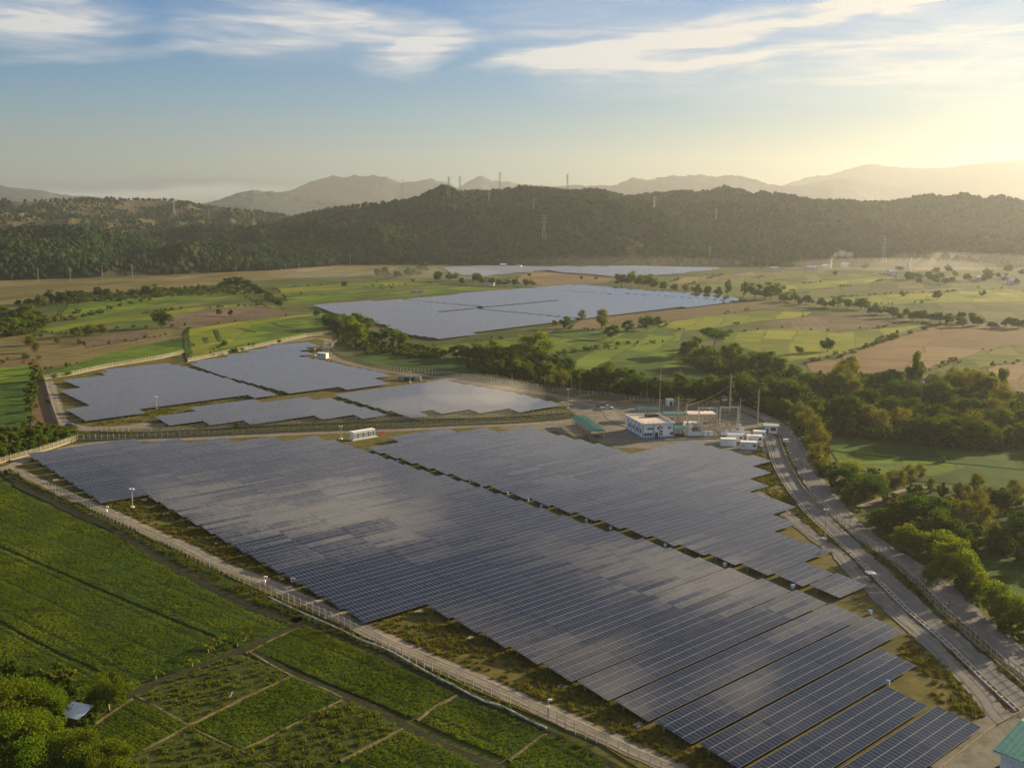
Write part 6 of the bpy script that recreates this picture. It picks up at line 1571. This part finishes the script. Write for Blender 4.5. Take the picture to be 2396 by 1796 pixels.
scatter('forest', sample(hD, 3600, 4, dens=lambda P: np.clip(vnoise(P[:, 0] / 90, P[:, 1] / 90, 9, 3) * 2 + .45, 0, 1)), FPROT, .5, 1.1, seed=64)
scatter('forest', sample(hE, 1500, 5), FPROT, .5, 1.1, seed=65)

# transmission towers
def on_hill(hl, px, py):
    Xw, Yw, Zw, nv = hl; best = None
    for i in range(nv):
        az = np.arctan2(Xw[i], Yw[i]); d = ray(px, py); j = int(np.argmin(np.abs(az - math.atan2(d[0], d[1]))))
        p = np.array([Xw[i, j], Yw[i, j], Zw[i, j] - H]); q = _F @ p; y = CY - FX * (_U @ p) / q
        e = abs(y - py)
        if best is None or e < best[0]: best = (e, Vector((Xw[i, j], Yw[i, j], Zw[i, j])))
    return best[1]
M_PYL = simple_mat('weathered_steel', (.42, .41, .38), .6, .2, .3)
def pylon_mesh(h):
    mb = MB(); w0, w1 = h * .085, h * .018
    wz = lambda z: w0 + (w1 - w0) * min(1, z / (h * .72))
    lv = [h * k / 10 for k in range(11)]
    for a, b_ in zip(lv, lv[1:]):
        wa, wb = wz(a), wz(b_)
        for sx, sy in ((-1, -1), (1, -1), (1, 1), (-1, 1)): mb.tube((sx * wa, sy * wa, a), (sx * wb, sy * wb, b_), .22, .2, 4, False)
        for (sx, sy), (tx, ty) in (((-1, -1), (1, -1)), ((1, -1), (1, 1)), ((1, 1), (-1, 1)), ((-1, 1), (-1, -1))):
            mb.tube((sx * wa, sy * wa, a), (tx * wb, ty * wb, b_), .12, .12, 4, False); mb.tube((tx * wa, ty * wa, a), (sx * wb, sy * wb, b_), .12, .12, 4, False)
    return mb.mesh('lattice_body', M_PYL)
def arm_mesh(L):
    return MB().tube((-L, 0, 0), (L, 0, 0), .2, .2, 5).tube((-L, 0, 0), (0, 0, 1.4), .13, .13, 4).tube((L, 0, 0), (0, 0, 1.4), .13, .13, 4).tube((-L, 0, 0), (-L, 0, -1.6), .12, .12, 5).tube((L, 0, 0), (L, 0, -1.6), .12, .12, 5).mesh('crossarm', M_PYL)
PM = pylon_mesh(40); AM = [arm_mesh(l) for l in (4.0, 5.0, 4.4)]
def pylon(label, p, h):
    th = thing('transmission_tower', label, 'pylon', p, R(random.uniform(-25, 25)), 'lattice towers on the hills'); th.scale = (h / 40,) * 3
    link('lattice_body', PM, th)
    for k, z in enumerate((38.4, 33.6, 29.0)): link('crossarm', AM[k], th, (0, 0, z))
for lab, hl, x, y0, y1 in (('bright lattice tower standing lowest on the wooded slope', hA, 1271, 566, 503), ('lattice tower on the slope just under the ridge', hA, 1145, 487, 444), ('faint lattice tower in the middle of the upper slope', hA, 1247, 500, 464), ('lattice tower in front of the ridge trees, upper slope', hA, 1051, 470, 418),
                           ('lattice tower on the slope of the back ridge', hB, 1529, 499, 459), ('small lattice tower lower on the back ridge slope', hB, 1676, 522, 488), ('faint lattice tower at the hill foot near the field end', hA, 1662, 612, 578), ('hazy lattice tower at the hill foot above the sheds', hB, 2065, 612, 556),
                           ('small lattice tower farthest out on the dry hills', hD, 234, 491, 470), ('small lattice tower in the middle of the dry hills', hD, 409, 504, 475), ('small lattice tower lowest on the dry hills', hD, 490, 517, 494)):
    p = on_hill(hl, x, y0); dist = math.hypot(p.x, p.y); pylon(lab, p - Vector((0, 0, 1)), (y0 - y1) * dist / FX * 1.03)
for lab, x, yt, dist in (('lattice tower rising behind the long descending ridge', 941.5, 419, 2500), ('lattice tower rising behind the ridge beside the peak trees', 1076, 413, 2500), ('tall lattice tower on the skyline beside the highest trees', 1169.6, 403, 2480), ('lattice tower on the skyline beyond the highest trees', 1328, 408, 2560)):
    top = at_dist(x, yt, dist); h = 46.0; pylon(lab, Vector((top.x, top.y, top.z - h)), h)
# low masts along the hill foot
for x, y in ((90, 652), (165, 650), (240, 646), (310, 642), (770, 612), (820, 612), (1613, 612), (1695, 612), (1762, 614), (700, 640)):
    th = thing('utility_pole', 'thin distant pole in the line at the hill foot', 'pole', at(x, y + 8), 0, 'poles along the hill foot'); MB().tube((0, 0, 0), (0, 0, 17), .32, .22, 6).obj('mast', M_POST, th); MB().box(0, 0, 15.6, 3.2, .25, .25).obj('crossarm', M_POST, th)
